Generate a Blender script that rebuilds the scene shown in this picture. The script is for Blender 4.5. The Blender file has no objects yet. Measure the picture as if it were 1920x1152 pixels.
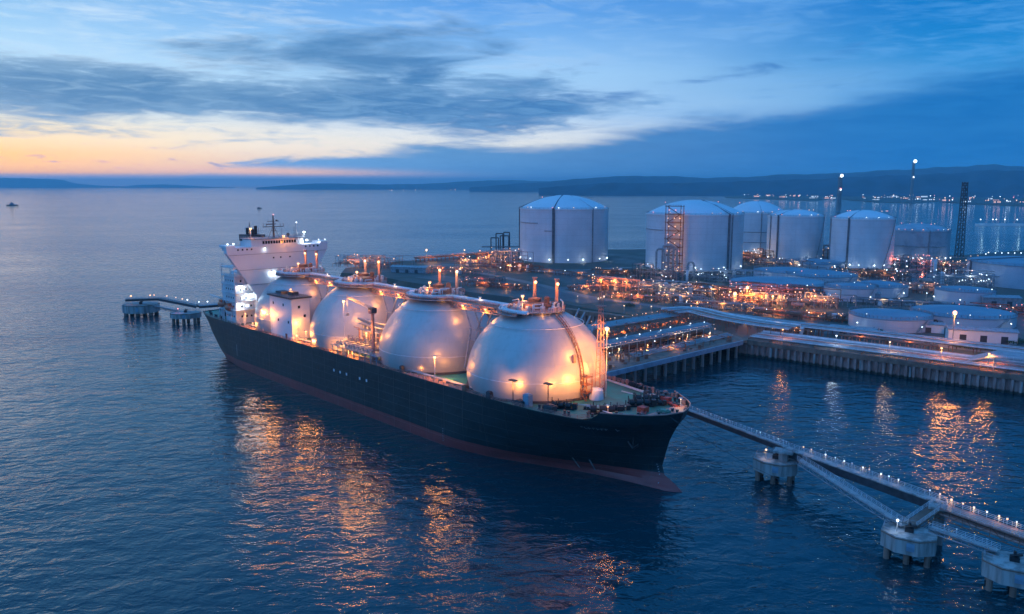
import bpy, math, random
from mathutils import Vector, Matrix
R = math.radians
random.seed(7)
col = bpy.context.scene.collection
sc = bpy.context.scene

# ------------------------------------------------------------------ camera
FPX, CAMH, HORY = 1500.0, 84.9, 347.0
PITCH = math.atan((576 - HORY) / FPX)
cd = bpy.data.cameras.new('camera')
cam = bpy.data.objects.new('camera', cd)
col.objects.link(cam)
cam.location = (0, 0, CAMH)
cam.rotation_euler = (math.pi / 2 - PITCH, 0, 0)
cd.sensor_width = 36
cd.lens = FPX / 1920 * 36
cd.clip_start = 1
cd.clip_end = 200000
sc.camera = cam

sc.view_settings.view_transform = 'Standard'
sc.view_settings.look = 'None'
sc.view_settings.exposure = 0.0
sc.view_settings.gamma = 1.0
sc.cycles.use_denoising = True
sc.cycles.max_bounces = 6
sc.cycles.diffuse_bounces = 3
sc.cycles.glossy_bounces = 3
sc.cycles.volume_bounces = 0
sc.cycles.sample_clamp_indirect = 4
sc.cycles.sample_clamp_direct = 0
sc.cycles.use_light_tree = True


def P(px, py, z=0.0):
    """ground point (height z) that a pixel of the 1920 px wide photograph looks at"""
    c, s = math.cos(PITCH), math.sin(PITCH)
    u, v = (px - 960) / FPX, (576 - py) / FPX
    d = (u, c + v * s, -s + v * c)
    k = (z - CAMH) / d[2]
    return Vector((d[0] * k, d[1] * k, z))


def zat(py, dist):
    """height of the thing seen at row py at forward distance dist"""
    c, s = math.cos(PITCH), math.sin(PITCH)
    v = (576 - py) / FPX
    return CAMH + dist * (-s + v * c) / (c + v * s)


def lin(r, g, b, a=1.0):
    def f(x):
        x /= 255.0
        return x / 12.92 if x <= 0.04045 else ((x + 0.055) / 1.055) ** 2.4
    return (f(r), f(g), f(b), a)


# ------------------------------------------------------------------ node helpers
class NT:
    def __init__(s, tree):
        s.t = tree
        s.n = tree.nodes
        s.l = tree.links

    def new(s, typ, **kw):
        n = s.n.new(typ)
        for k, v in kw.items():
            setattr(n, k, v)
        return n

    def put(s, sock, v):
        if hasattr(v, 'is_output'):
            s.l.new(v, sock)
        elif v is not None:
            sock.default_value = v

    def m(s, op, a, b=None, c=None, clamp=False):
        n = s.new('ShaderNodeMath', operation=op, use_clamp=clamp)
        s.put(n.inputs[0], a)
        if b is not None: s.put(n.inputs[1], b)
        if c is not None: s.put(n.inputs[2], c)
        return n.outputs[0]

    def ramp(s, fac, stops, interp='LINEAR'):
        n = s.new('ShaderNodeValToRGB')
        n.color_ramp.interpolation = interp
        e = n.color_ramp.elements
        e[0].position, e[0].color = stops[0]
        e[1].position, e[1].color = stops[-1]
        for p, c in stops[1:-1]:
            x = e.new(p)
            x.color = c
        s.put(n.inputs[0], fac)
        return n.outputs[0]

    def mix(s, fac, a, b, typ='MIX'):
        n = s.new('ShaderNodeMix', data_type='RGBA', blend_type=typ)
        s.put(n.inputs[0], fac)
        s.put(n.inputs[6], a)
        s.put(n.inputs[7], b)
        return n.outputs[2]

    def maprange(s, v, a, b, c=0.0, d=1.0, smooth=True):
        n = s.new('ShaderNodeMapRange', interpolation_type='SMOOTHSTEP' if smooth else 'LINEAR')
        s.put(n.inputs[0], v)
        for i, x in enumerate((a, b, c, d)):
            s.put(n.inputs[1 + i], x)
        return n.outputs[0]

    def noise(s, vec, scale, detail=4, rough=0.5, dist=0.0):
        n = s.new('ShaderNodeTexNoise')
        s.put(n.inputs['Vector'], vec)
        n.inputs['Scale'].default_value = scale
        n.inputs['Detail'].default_value = detail
        n.inputs['Roughness'].default_value = rough
        n.inputs['Distortion'].default_value = dist
        return n.outputs['Fac']

    def comb(s, x, y, z=0.0):
        n = s.new('ShaderNodeCombineXYZ')
        s.put(n.inputs[0], x); s.put(n.inputs[1], y); s.put(n.inputs[2], z)
        return n.outputs[0]

    def mapping(s, vec, scale=(1, 1, 1), rot=(0, 0, 0), loc=(0, 0, 0)):
        n = s.new('ShaderNodeMapping')
        s.put(n.inputs[0], vec)
        n.inputs['Location'].default_value = loc
        n.inputs['Rotation'].default_value = rot
        n.inputs['Scale'].default_value = scale
        return n.outputs[0]


# ------------------------------------------------------------------ world: dusk sky, glow low on the left, streaks of cloud
SUN_AZ, SUN_EL = R(-36), R(2.0)
world = bpy.data.worlds.new('World')
sc.world = world
world.use_nodes = True
W = NT(world.node_tree)
for n in list(W.n):
    W.n.remove(n)
out = W.new('ShaderNodeOutputWorld')
bg = W.new('ShaderNodeBackground')
W.l.new(bg.outputs[0], out.inputs[0])
tc = W.new('ShaderNodeTexCoord')
sep = W.new('ShaderNodeSeparateXYZ')
W.l.new(tc.outputs['Generated'], sep.inputs[0])
X, Y, Z = sep.outputs
az = W.m('MULTIPLY', W.m('ARCTAN2', X, Y), 57.29578)
el = W.m('MULTIPLY', W.m('ARCSINE', Z), 57.29578)
elp = W.m('MAXIMUM', el, 0.0)
e01 = W.m('POWER', W.m('DIVIDE', elp, 90.0), 0.5)          # 1deg .105  4deg .21  10deg .333


def ee(d):
    return (d / 90.0) ** 0.5


def skyramp(rows):
    return W.ramp(e01, [(ee(d), lin(*c)) for d, c in rows])


left = skyramp([(0, (100, 128, 172)), (0.35, (112, 132, 172)), (0.75, (255, 178, 70)), (1.9, (255, 196, 108)), (3.2, (253, 226, 176)),
                (4.6, (216, 228, 228)), (6.6, (196, 228, 248)), (9.5, (158, 204, 240)), (12, (128, 182, 230)), (17, (84, 182, 250)), (35, (48, 158, 244)), (90, (8, 144, 246))])
mid = skyramp([(0, (112, 146, 186)), (0.6, (170, 165, 175)), (1.2, (205, 195, 190)), (2.6, (236, 234, 224)), (3.6, (222, 230, 234)), (4.8, (176, 208, 238)),
               (7.5, (158, 202, 240)), (10.5, (112, 170, 230)), (12.5, (84, 150, 222)), (20, (36, 148, 232)), (40, (12, 144, 240)), (90, (8, 144, 246))])
right = skyramp([(0, (58, 118, 178)), (1.5, (50, 116, 185)), (3.5, (95, 160, 222)), (5.5, (84, 158, 216)), (8, (34, 134, 204)), (11, (0, 116, 194)),
                 (16, (0, 122, 212)), (40, (4, 132, 228)), (90, (8, 144, 246))])
back = skyramp([(0, (40, 112, 190)), (10, (56, 138, 216)), (30, (48, 140, 226)), (90, (8, 144, 246))])
wl = W.noise(W.comb(W.m('MULTIPLY', az, 0.05), W.m('MULTIPLY', el, 0.25)), 1.0, 2)
azw = W.m('ADD', az, W.m('MULTIPLY', W.m('SUBTRACT', wl, 0.5), 14.0))
c1 = W.mix(W.maprange(azw, -31, -5, smooth=False), left, mid)
c2 = W.mix(W.maprange(azw, 0, 30), c1, right)
absaz = W.m('ABSOLUTE', az)
side = W.m('SUBTRACT', 1.32, W.m('MULTIPLY', W.m('SINE', W.m('DIVIDE', az, 57.29578)), 0.6))   # the east, right and behind, is darker
bk = W.new('ShaderNodeVectorMath', operation='SCALE')
W.l.new(back, bk.inputs[0]); W.l.new(side, bk.inputs['Scale'])
base = W.mix(W.maprange(absaz, 50, 110), c2, bk.outputs[0])

# clouds: noise stretched along the horizon
cv = W.comb(W.m('MULTIPLY', az, 0.075), W.m('ADD', W.m('MULTIPLY', el, 0.42), W.m('MULTIPLY', az, -0.012)), 3.1)
n1 = W.noise(cv, 1.0, 6, 0.55, 0.7)
cv2 = W.comb(W.m('MULTIPLY', az, 0.16), W.m('MULTIPLY', el, 0.9), 11.3)
n2 = W.noise(cv2, 1.0, 7, 0.6, 0.5)


def bell(v, c, w):
    d = W.m('DIVIDE', W.m('SUBTRACT', v, c), w)
    return W.m('POWER', 2.718, W.m('MULTIPLY', W.m('MULTIPLY', d, d), -1.0))


cl_dark = W.mix(W.maprange(az, -34, 30), lin(78, 130, 176), lin(10, 98, 170))
# big streaky bank about 5 degrees up, left half
elA = W.m('ADD', 5.5, W.m('MULTIPLY', az, -0.008))
mA = W.m('MULTIPLY', bell(el, elA, 2.0), W.maprange(az, 14, -2))
n3 = W.noise(W.comb(W.m('MULTIPLY', az, 0.30), W.m('ADD', W.m('MULTIPLY', el, 2.0), W.m('MULTIPLY', az, 0.06)), 5.7), 1.0, 6, 0.6, 0.8)
mA = W.maprange(W.m('ADD', W.m('MULTIPLY', mA, 0.30), W.m('ADD', W.m('MULTIPLY', n1, 0.35), W.m('ADD', W.m('MULTIPLY', n2, 0.3), W.m('MULTIPLY', n3, 0.35)))), 0.55, 0.76)
# upper wisps
mB = W.m('MULTIPLY', bell(el, 8.6, 2.1), bell(az, -12, 13))
mB = W.m('MULTIPLY', W.maprange(W.m('ADD', W.m('MULTIPLY', mB, 0.36), W.m('ADD', W.m('MULTIPLY', n1, 0.6), W.m('MULTIPLY', n2, 0.4))), 0.60, 0.86), 0.9)
# right-hand wisps, long dark feather
elW = W.m('ADD', 5.4, W.m('MULTIPLY', az, 0.13))
mW = W.m('MULTIPLY', bell(el, elW, 0.75), bell(az, 15, 9))
mW = W.m('MULTIPLY', W.maprange(W.m('ADD', W.m('MULTIPLY', mW, 0.34), n2), 0.66, 0.90), 0.7)
# pale sheets
mP = W.m('MULTIPLY', W.maprange(W.m('ADD', W.m('MULTIPLY', n2, 0.5), W.m('MULTIPLY', n3, 0.5)), 0.42, 0.68), 0.5)
base = W.mix(W.m('MULTIPLY', mP, W.maprange(el, 2.0, 5.0)), base, W.mix(W.maprange(az, -30, 30), lin(228, 242, 250), lin(100, 170, 232)))
cl_var = W.mix(W.m('MULTIPLY', W.maprange(n3, 0.4, 0.68), 0.5), cl_dark, W.mix(W.maprange(az, -34, 30), lin(150, 186, 214), lin(70, 146, 206)))
s1 = W.mix(W.m('MULTIPLY', mA, 0.95), base, cl_var)
s2 = W.mix(mB, s1, cl_dark)
s3 = W.mix(mW, s2, lin(36, 104, 178))
# low bank that rises to the right
edge = W.ramp(W.maprange(az, -40, 50, smooth=False), [(p, (v, v, v, 1)) for p, v in
              ((0.0, 0.0), (0.17, 0.0), (0.22, 0.12), (0.30, 0.19), (0.38, 0.235), (0.44, 0.265), (0.50, 0.30), (0.58, 0.46), (0.66, 0.50), (0.74, 0.62), (0.81, 0.72), (1.0, 0.8))])
edge = W.m('MULTIPLY', edge, 10.0)
nedge = W.m('ADD', edge, W.m('MULTIPLY', W.m('SUBTRACT', W.m('ADD', W.m('MULTIPLY', n2, 0.6), W.m('MULTIPLY', n1, 0.4)), 0.5), 3.4))
soft = W.maprange(az, -20, 25, 0.35, 1.6, smooth=False)
bank = W.maprange(W.m('DIVIDE', W.m('SUBTRACT', nedge, el), soft), -0.5, 0.8)
bank = W.m('MULTIPLY', bank, W.maprange(az, -31, -20))
bank = W.m('MULTIPLY', bank, W.maprange(absaz, 100, 50))
n3b = W.maprange(n3, 0.3, 0.7)
bcol = W.mix(W.maprange(az, -18, 28), lin(84, 142, 190), lin(8, 104, 178))
# the warm gap under the bank on the left
gap = W.m('MULTIPLY', bell(el, W.m('ADD', 0.85, W.m('MULTIPLY', W.m('ADD', az, 16), -0.02)), 0.30), bell(az, -17, 9))
bank = W.m('MULTIPLY', bank, W.m('SUBTRACT', 1.0, gap))
bcol = W.mix(W.m('MULTIPLY', n3b, 0.22), bcol, W.mix(W.maprange(az, -18, 28), lin(120, 172, 214), lin(50, 140, 208)))
s4 = W.mix(W.m('MULTIPLY', bank, 0.95), s3, bcol)
s4 = W.mix(W.m('MULTIPLY', gap, 0.8), s4, lin(252, 190, 138))
mS = W.m('MULTIPLY', W.m('MULTIPLY', bell(el, 1.45, 0.5), W.maprange(az, -12, -20)), W.maprange(n3, 0.56, 0.66))
s4 = W.mix(W.m('MULTIPLY', mS, 0.75), s4, lin(140, 138, 166))
# grey-blue line right above the horizon
low = W.m('MULTIPLY', W.maprange(el, 0.85, 0.35), W.maprange(absaz, 95, 45))
s5 = W.mix(W.m('MULTIPLY', low, 0.85), s4, W.mix(W.maprange(az, -34, 24), lin(140, 152, 180), lin(20, 108, 176)))
# physical sky of a sun at the horizon, faint
sky = W.new('ShaderNodeTexSky', sky_type='NISHITA')
sky.sun_disc = False
sky.sun_elevation = SUN_EL
sky.sun_rotation = SUN_AZ
sky.air_density = 1.0
s6 = W.mix(0.001, s5, sky.outputs[0], 'ADD')
boost = W.m('ADD', 1.0, W.m('MULTIPLY', W.m('POWER', 2.718, W.m('DIVIDE', W.m('MULTIPLY', elp, -1.0), 1.4)), W.maprange(az, 10, -30, 0.3, 2.1)))
s7 = W.new('ShaderNodeVectorMath', operation='SCALE')
W.l.new(s6, s7.inputs[0]); W.l.new(boost, s7.inputs['Scale'])
W.l.new(s7.outputs[0], bg.inputs[0])
bg.inputs[1].default_value = 1.15

sl = bpy.data.lights.new('sun', 'SUN')
sl.energy = 0.02
sl.angle = R(12)
sl.color = (1.0, 0.72, 0.52)
sun = bpy.data.objects.new('sun', sl)
col.objects.link(sun)
sdir = Vector((math.sin(SUN_AZ) * math.cos(R(8)), math.cos(SUN_AZ) * math.cos(R(8)), math.sin(R(8))))
sun.rotation_euler = sdir.to_track_quat('Z', 'Y').to_euler()
sun.location = sdir * 500


# ------------------------------------------------------------------ materials
def mat(name, c, rough=0.6, metal=0.0, var=0.25, vscale=0.3, bump=0.0, bscale=1.0, c2=None, spec=None, streak=False, coord='Object'):
    m = bpy.data.materials.new(name)
    m.use_nodes = True
    N = NT(m.node_tree)
    b = N.n['Principled BSDF']
    t = N.new('ShaderNodeTexCoord').outputs[coord]
    if streak:
        t2 = N.mapping(t, (1, 1, 0.12))
    else:
        t2 = t
    n = N.noise(t2, vscale, 5, 0.6)
    k = c2 if c2 else tuple(x * (1 - var) for x in c[:3]) + (1,)
    f = N.maprange(n, 0.38, 0.66)
    N.put(b.inputs['Base Color'], N.mix(f, tuple(c[:3]) + (1,), k))
    nr = N.noise(t, vscale * 3, 3)
    N.put(b.inputs['Roughness'], N.m('ADD', rough - 0.08, N.m('MULTIPLY', nr, 0.16)))
    b.inputs['Metallic'].default_value = metal
    if spec is not None:
        b.inputs['Specular IOR Level'].default_value = spec
    if bump:
        bn = N.new('ShaderNodeBump')
        bn.inputs['Strength'].default_value = bump
        bn.inputs['Distance'].default_value = 0.2
        N.l.new(N.noise(t, bscale, 4), bn.inputs['Height'])
        N.l.new(bn.outputs[0], b.inputs['Normal'])
    return m


def emat(name, c, s):
    m = bpy.data.materials.new(name)
    m.use_nodes = True
    b = m.node_tree.nodes['Principled BSDF']
    b.inputs['Base Color'].default_value = (0.8, 0.8, 0.8, 1)
    b.inputs['Emission Color'].default_value = tuple(c) + (1,)
    b.inputs['Emission Strength'].default_value = s
    return m


M = {}
M['white'] = mat('white_paint', (0.62, 0.62, 0.64), 0.5, var=0.07, vscale=0.05)
M['white2'] = mat('white_steel', (0.6, 0.6, 0.62), 0.45, var=0.25, vscale=0.6)
M['grey'] = mat('grey_steel', (0.28, 0.29, 0.31), 0.5, var=0.35, vscale=0.6)
M['dark'] = mat('dark_steel', (0.05, 0.052, 0.06), 0.5, var=0.4, vscale=0.6)
M['black'] = mat('black_fittings', (0.012, 0.013, 0.016), 0.5, var=0.3)
M['pipe'] = mat('insulated_pipe_jacket', (0.36, 0.36, 0.38), 0.4, metal=0.4, var=0.25, vscale=0.25)
M['rust'] = mat('red_brown_steel', (0.24, 0.10, 0.06), 0.6, var=0.45, vscale=0.5)
M['pink'] = mat('pale_red_steel', (0.42, 0.22, 0.18), 0.6, var=0.35, vscale=0.7)
M['red'] = mat('red_paint', (0.45, 0.05, 0.03), 0.5, var=0.35, vscale=0.8)
M['orange'] = mat('orange_lifeboat_paint', (0.42, 0.10, 0.05), 0.4, var=0.3)
M['green'] = mat('green_deck_paint', (0.03, 0.21, 0.15), 0.55, var=0.4, vscale=0.14, c2=(0.07, 0.13, 0.09, 1))
M['conc'] = mat('concrete', (0.37, 0.35, 0.33), 0.8, var=0.55, vscale=0.45, bump=0.3, bscale=1.2, streak=True)
M['conc_d'] = mat('stained_concrete', (0.26, 0.15, 0.11), 0.8, var=0.45, vscale=0.25, bump=0.3)
M['asph'] = mat('asphalt', (0.06, 0.062, 0.068), 0.55, var=0.35, vscale=0.08)
M['road'] = mat('worn_road', (0.15, 0.145, 0.14), 0.6, var=0.35, vscale=0.1)
M['blue_deck'] = mat('pale_blue_cladding', (0.20, 0.30, 0.38), 0.4, var=0.3, vscale=0.4)
M['glass'] = mat('dark_glass', (0.01, 0.014, 0.02), 0.12, var=0.3)
M['leaf'] = mat('shrub_leaves', (0.05, 0.08, 0.035), 0.7, var=0.5, vscale=1.5)
M['riser'] = mat('riser_steel', (0.13, 0.14, 0.16), 0.5, var=.4, vscale=.3)
M['lamp_o'] = emat('sodium_lamp_glass', (1.0, 0.42, 0.10), 3.2)
M['lamp_y'] = emat('warm_lamp_glass', (1.0, 0.56, 0.24), 1.9)
M['lamp_w'] = emat('white_lamp_glass', (0.80, 0.92, 1.0), 4)
M['lamp_r'] = emat('red_lamp_glass', (1.0, 0.26, 0.16), 2.5)
M['lit_w'] = emat('lit_window_white', (0.75, 0.9, 1.0), 1.4)
M['lit_o'] = emat('lit_window_amber', (1.0, 0.5, 0.25), 1.6)


def cover_mat():
    m = bpy.data.materials.new('tank_cover_paint')
    m.use_nodes = True
    N = NT(m.node_tree)
    b = N.n['Principled BSDF']
    t = N.new('ShaderNodeTexCoord').outputs['Object']
    sp = N.new('ShaderNodeSeparateXYZ'); N.l.new(t, sp.inputs[0])
    ang = N.m('ARCTAN2', sp.outputs[1], sp.outputs[0])
    # plate seams every 15 degrees and every 4.2 m of height
    fa = N.m('ABSOLUTE', N.m('SUBTRACT', N.m('FRACT', N.m('MULTIPLY', ang, 24 / 6.28318)), 0.5))
    fz = N.m('ABSOLUTE', N.m('SUBTRACT', N.m('FRACT', N.m('DIVIDE', sp.outputs[2], 4.2)), 0.5))
    seam = N.m('MAXIMUM', N.maprange(fa, 0.485, 0.5), N.maprange(fz, 0.47, 0.5))
    n = N.noise(t, 0.12, 5, 0.6)
    st = N.noise(N.mapping(t, (1, 1, 0.1)), 0.7, 4)
    c = N.mix(N.maprange(n, 0.35, 0.7), (0.42, 0.41, 0.40, 1), (0.375, 0.37, 0.365, 1))
    c = N.mix(N.m('MULTIPLY', N.maprange(st, 0.50, 0.72), 0.26), c, (0.30, 0.27, 0.24, 1))
    c = N.mix(N.m('MULTIPLY', seam, 0.30), c, (0.3, 0.3, 0.32, 1))
    N.put(b.inputs['Base Color'], c)
    b.inputs['Roughness'].default_value = 0.40
    b.inputs['Metallic'].default_value = 0.25
    bn = N.new('ShaderNodeBump'); bn.inputs['Strength'].default_value = 0.25; bn.inputs['Distance'].default_value = 0.15
    N.l.new(N.m('ADD', seam, N.m('MULTIPLY', N.noise(t, 0.25, 2), 1.2)), bn.inputs['Height'])
    N.l.new(bn.outputs[0], b.inputs['Normal'])
    return m


def hull_mat():
    m = bpy.data.materials.new('hull_paint')
    m.use_nodes = True
    N = NT(m.node_tree)
    b = N.n['Principled BSDF']
    t = N.new('ShaderNodeTexCoord').outputs['Object']
    sp = N.new('ShaderNodeSeparateXYZ'); N.l.new(t, sp.inputs[0])
    z = sp.outputs[2]
    n = N.noise(N.mapping(t, (0.35, 0.35, 1)), 0.25, 5, 0.6)
    st = N.noise(N.mapping(t, (1, 1, 0.06)), 0.9, 5, 0.65)
    zz = N.m('ADD', z, N.m('MULTIPLY', N.m('SUBTRACT', N.noise(t, 0.35, 3), 0.5), 0.35))
    boot = N.maprange(zz, 3.95, 3.65)
    upper = N.mix(N.maprange(n, 0.3, 0.7), (0.005, 0.017, 0.020, 1), (0.010, 0.028, 0.032, 1))
    upper = N.mix(N.m('MULTIPLY', N.maprange(st, 0.54, 0.72), 0.65), upper, (0.055, 0.048, 0.042, 1))
    red = N.mix(N.maprange(n, 0.35, 0.65), (0.29, 0.055, 0.05, 1), (0.19, 0.045, 0.043, 1))
    red = N.mix(N.m('MULTIPLY', N.maprange(st, 0.55, 0.75), 0.5), red, (0.20, 0.12, 0.11, 1))
    N.put(b.inputs['Base Color'], N.mix(boot, upper, red))
    b.inputs['Roughness'].default_value = 0.42
    b.inputs['Specular IOR Level'].default_value = 0.4
    fx_ = N.m('ABSOLUTE', N.m('SUBTRACT', N.m('FRACT', N.m('DIVIDE', sp.outputs[0], 9.5)), 0.5))
    fz_ = N.m('ABSOLUTE', N.m('SUBTRACT', N.m('FRACT', N.m('DIVIDE', z, 2.9)), 0.5))
    pl_ = N.m('MAXIMUM', N.maprange(fx_, 0.47, 0.5), N.maprange(fz_, 0.46, 0.5))
    bn = N.new('ShaderNodeBump'); bn.inputs['Strength'].default_value = 0.5; bn.inputs['Distance'].default_value = 0.12
    N.l.new(N.m('ADD', pl_, N.m('MULTIPLY', N.noise(t, 0.35, 2), 2.2)), bn.inputs['Height'])
    N.l.new(bn.outputs[0], b.inputs['Normal'])
    return m


def water_mat(deep=(0.0, 0.031, 0.042, 1)):
    m = bpy.data.materials.new('sea_water')
    m.use_nodes = True
    N = NT(m.node_tree)
    b = N.n['Principled BSDF']
    t = N.new('ShaderNodeTexCoord').outputs['Object']
    slick = N.maprange(N.noise(N.mapping(t, (0.35, 1, 1), rot=(0, 0, 0.15)), 0.006, 4, 0.6), 0.35, 0.7, 0.45, 1.0)
    t1 = N.mapping(t, (0.75, 1.0, 1), rot=(0, 0, 0.2))
    h1 = N.noise(t1, 0.055, 2, 0.5, 0.3)
    h2 = N.noise(N.mapping(t, (0.7, 1.1, 1), rot=(0, 0, -0.25)), 0.22, 3, 0.55, 0.4)
    h3 = N.noise(t, 0.9, 3, 0.6)
    h = N.m('ADD', N.m('MULTIPLY', h1, 1.7), N.m('ADD', N.m('MULTIPLY', h2, 1.15), N.m('MULTIPLY', h3, 0.14)))
    bn = N.new('ShaderNodeBump')
    N.l.new(slick, bn.inputs['Strength'])
    bn.inputs['Distance'].default_value = 1.0
    N.l.new(h, bn.inputs['Height'])
    N.l.new(bn.outputs[0], b.inputs['Normal'])
    b.inputs['Base Color'].default_value = deep
    b.inputs['Roughness'].default_value = 0.05
    b.inputs['IOR'].default_value = 1.42
    b.inputs['Specular Tint'].default_value = (0.5, 0.92, 1.0, 1)
    return m


def shell_mat(name, c1, c2, course):
    m = bpy.data.materials.new(name)
    m.use_nodes = True
    N = NT(m.node_tree)
    b = N.n['Principled BSDF']
    t = N.new('ShaderNodeTexCoord').outputs['Object']
    sp = N.new('ShaderNodeSeparateXYZ'); N.l.new(t, sp.inputs[0])
    fz = N.m('ABSOLUTE', N.m('SUBTRACT', N.m('FRACT', N.m('DIVIDE', sp.outputs[2], course)), 0.5))
    ang = N.m('ARCTAN2', sp.outputs[1], sp.outputs[0])
    fa = N.m('ABSOLUTE', N.m('SUBTRACT', N.m('FRACT', N.m('MULTIPLY', ang, 40 / 6.28318)), 0.5))
    seam = N.m('MAXIMUM', N.maprange(fz, 0.44, 0.5), N.m('MULTIPLY', N.maprange(fa, 0.47, 0.5), 0.6))
    n = N.noise(t, 0.05, 5, 0.6)
    st = N.noise(N.mapping(t, (1, 1, 0.05)), 0.35, 5, 0.65)
    c = N.mix(N.maprange(n, 0.35, 0.7), c1, c2)
    c = N.mix(N.m('MULTIPLY', N.maprange(st, 0.5, 0.8), 0.26), c, (0.26, 0.24, 0.23, 1))
    c = N.mix(N.m('MULTIPLY', seam, 0.22), c, (0.2, 0.2, 0.21, 1))
    N.put(b.inputs['Base Color'], c)
    b.inputs['Roughness'].default_value = 0.6
    return m


M['shell'] = shell_mat('weathered_tank_shell', (0.56, 0.57, 0.60, 1), (0.48, 0.49, 0.52, 1), 5.5)
M['shell_low'] = shell_mat('weathered_low_tank_shell', (0.46, 0.47, 0.52, 1), (0.38, 0.40, 0.45, 1), 2.6)
M['low_roof'] = mat('blue_grey_tank_roof', (0.15, 0.22, 0.28), 0.6, var=0.35, vscale=0.06, c2=(0.22, 0.28, 0.33, 1))
M['cover'] = cover_mat()
M['hull'] = hull_mat()
M['water'] = water_mat()


# ------------------------------------------------------------------ mesh builder
def windows(specs, name, m, parent):
    for q in specs:
        MB().box(*q).build(name, m, parent)


class Boxes(list):
    def box(s, *a):
        s.append(a)


class MB:
    def __init__(s):
        s.v = []
        s.f = []

    def box(s, x0, y0, z0, x1, y1, z1):
        n = len(s.v)
        s.v += [(x0, y0, z0), (x1, y0, z0), (x1, y1, z0), (x0, y1, z0), (x0, y0, z1), (x1, y0, z1), (x1, y1, z1), (x0, y1, z1)]
        s.f += [tuple(n + i for i in q) for q in ((0, 3, 2, 1), (4, 5, 6, 7), (0, 1, 5, 4), (1, 2, 6, 5), (2, 3, 7, 6), (3, 0, 4, 7))]
        return s

    def obox(s, c, ax, ay, az):
        """oriented box: centre and three half-axis vectors"""
        n = len(s.v)
        c, ax, ay, az = map(Vector, (c, ax, ay, az))
        for k in (-1, 1):
            for i, j in ((-1, -1), (1, -1), (1, 1), (-1, 1)):
                s.v.append(tuple(c + ax * i + ay * j + az * k))
        s.f += [tuple(n + i for i in q) for q in ((0, 3, 2, 1), (4, 5, 6, 7), (0, 1, 5, 4), (1, 2, 6, 5), (2, 3, 7, 6), (3, 0, 4, 7))]
        return s

    def tube(s, a, b, r, n=6, r2=None):
        a, b = Vector(a), Vector(b)
        r2 = r if r2 is None else r2
        d = (b - a)
        if d.length < 1e-6: return s
        d.normalize()
        u = d.orthogonal().normalized()
        w = d.cross(u)
        k = len(s.v)
        for p, rr in ((a, r), (b, r2)):
            for i in range(n):
                t = 2 * math.pi * i / n
                s.v.append(tuple(p + (u * math.cos(t) + w * math.sin(t)) * rr))
        for i in range(n):
            j = (i + 1) % n
            s.f.append((k + i, k + j, k + n + j, k + n + i))
        s.f.append(tuple(k + i for i in reversed(range(n))))
        s.f.append(tuple(k + n + i for i in range(n)))
        return s

    def path(s, pts, r, n=6):
        for a, b in zip(pts[:-1], pts[1:]):
            s.tube(a, b, r, n)
        return s

    def rev(s, prof, n=32, cx=0, cy=0, cap=True):
        k = len(s.v)
        for r, z in prof:
            for i in range(n):
                t = 2 * math.pi * i / n
                s.v.append((cx + r * math.cos(t), cy + r * math.sin(t), z))
        for j in range(len(prof) - 1):
            for i in range(n):
                q = (i + 1) % n
                s.f.append((k + j * n + i, k + j * n + q, k + (j + 1) * n + q, k + (j + 1) * n + i))
        if cap:
            s.f.append(tuple(k + i for i in reversed(range(n))))
            s.f.append(tuple(k + (len(prof) - 1) * n + i for i in range(n)))
        return s

    def ball(s, c, r, n=8, m=5, sq=(1, 1, 1)):
        k = len(s.v)
        for j in range(m + 1):
            ph = -math.pi / 2 + math.pi * j / m
            for i in range(n):
                t = 2 * math.pi * i / n
                s.v.append((c[0] + sq[0] * r * math.cos(ph) * math.cos(t), c[1] + sq[1] * r * math.cos(ph) * math.sin(t), c[2] + sq[2] * r * math.sin(ph)))
        for j in range(m):
            for i in range(n):
                q = (i + 1) % n
                s.f.append((k + j * n + i, k + j * n + q, k + (j + 1) * n + q, k + (j + 1) * n + i))
        return s

    def prism(s, poly, z0, z1):
        k = len(s.v)
        n = len(poly)
        for z in (z0, z1):
            for p in poly:
                s.v.append((p[0], p[1], z))
        s.f.append(tuple(k + i for i in reversed(range(n))))
        s.f.append(tuple(k + n + i for i in range(n)))
        for i in range(n):
            j = (i + 1) % n
            s.f.append((k + i, k + j, k + n + j, k + n + i))
        return s

    def prof(s, poly, x0, x1):
        """polygon in (y,z) pushed along x"""
        k = len(s.v)
        n = len(poly)
        for x in (x0, x1):
            for p in poly:
                s.v.append((x, p[0], p[1]))
        s.f.append(tuple(k + i for i in reversed(range(n))))
        s.f.append(tuple(k + n + i for i in range(n)))
        for i in range(n):
            j = (i + 1) % n
            s.f.append((k + i, k + j, k + n + j, k + n + i))
        return s

    def grid(s, rows):
        k = len(s.v)
        m = len(rows[0])
        for r in rows:
            s.v += [tuple(p) for p in r]
        for j in range(len(rows) - 1):
            for i in range(m - 1):
                s.f.append((k + j * m + i, k + j * m + i + 1, k + (j + 1) * m + i + 1, k + (j + 1) * m + i))
        return s

    def rail(s, pts, h=1.1, step=2.5, r=0.06, rows=3):
        for a, b in zip(pts[:-1], pts[1:]):
            a, b = Vector(a), Vector(b)
            L = (b - a).length
            for j in range(rows):
                o = Vector((0, 0, h * (j + 1) / rows))
                s.tube(a + o, b + o, r, 4)
            n = max(1, int(L / step))
            for i in range(n + 1):
                p = a.lerp(b, i / n)
                s.tube(p, p + Vector((0, 0, h)), r, 4)
        return s

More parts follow.
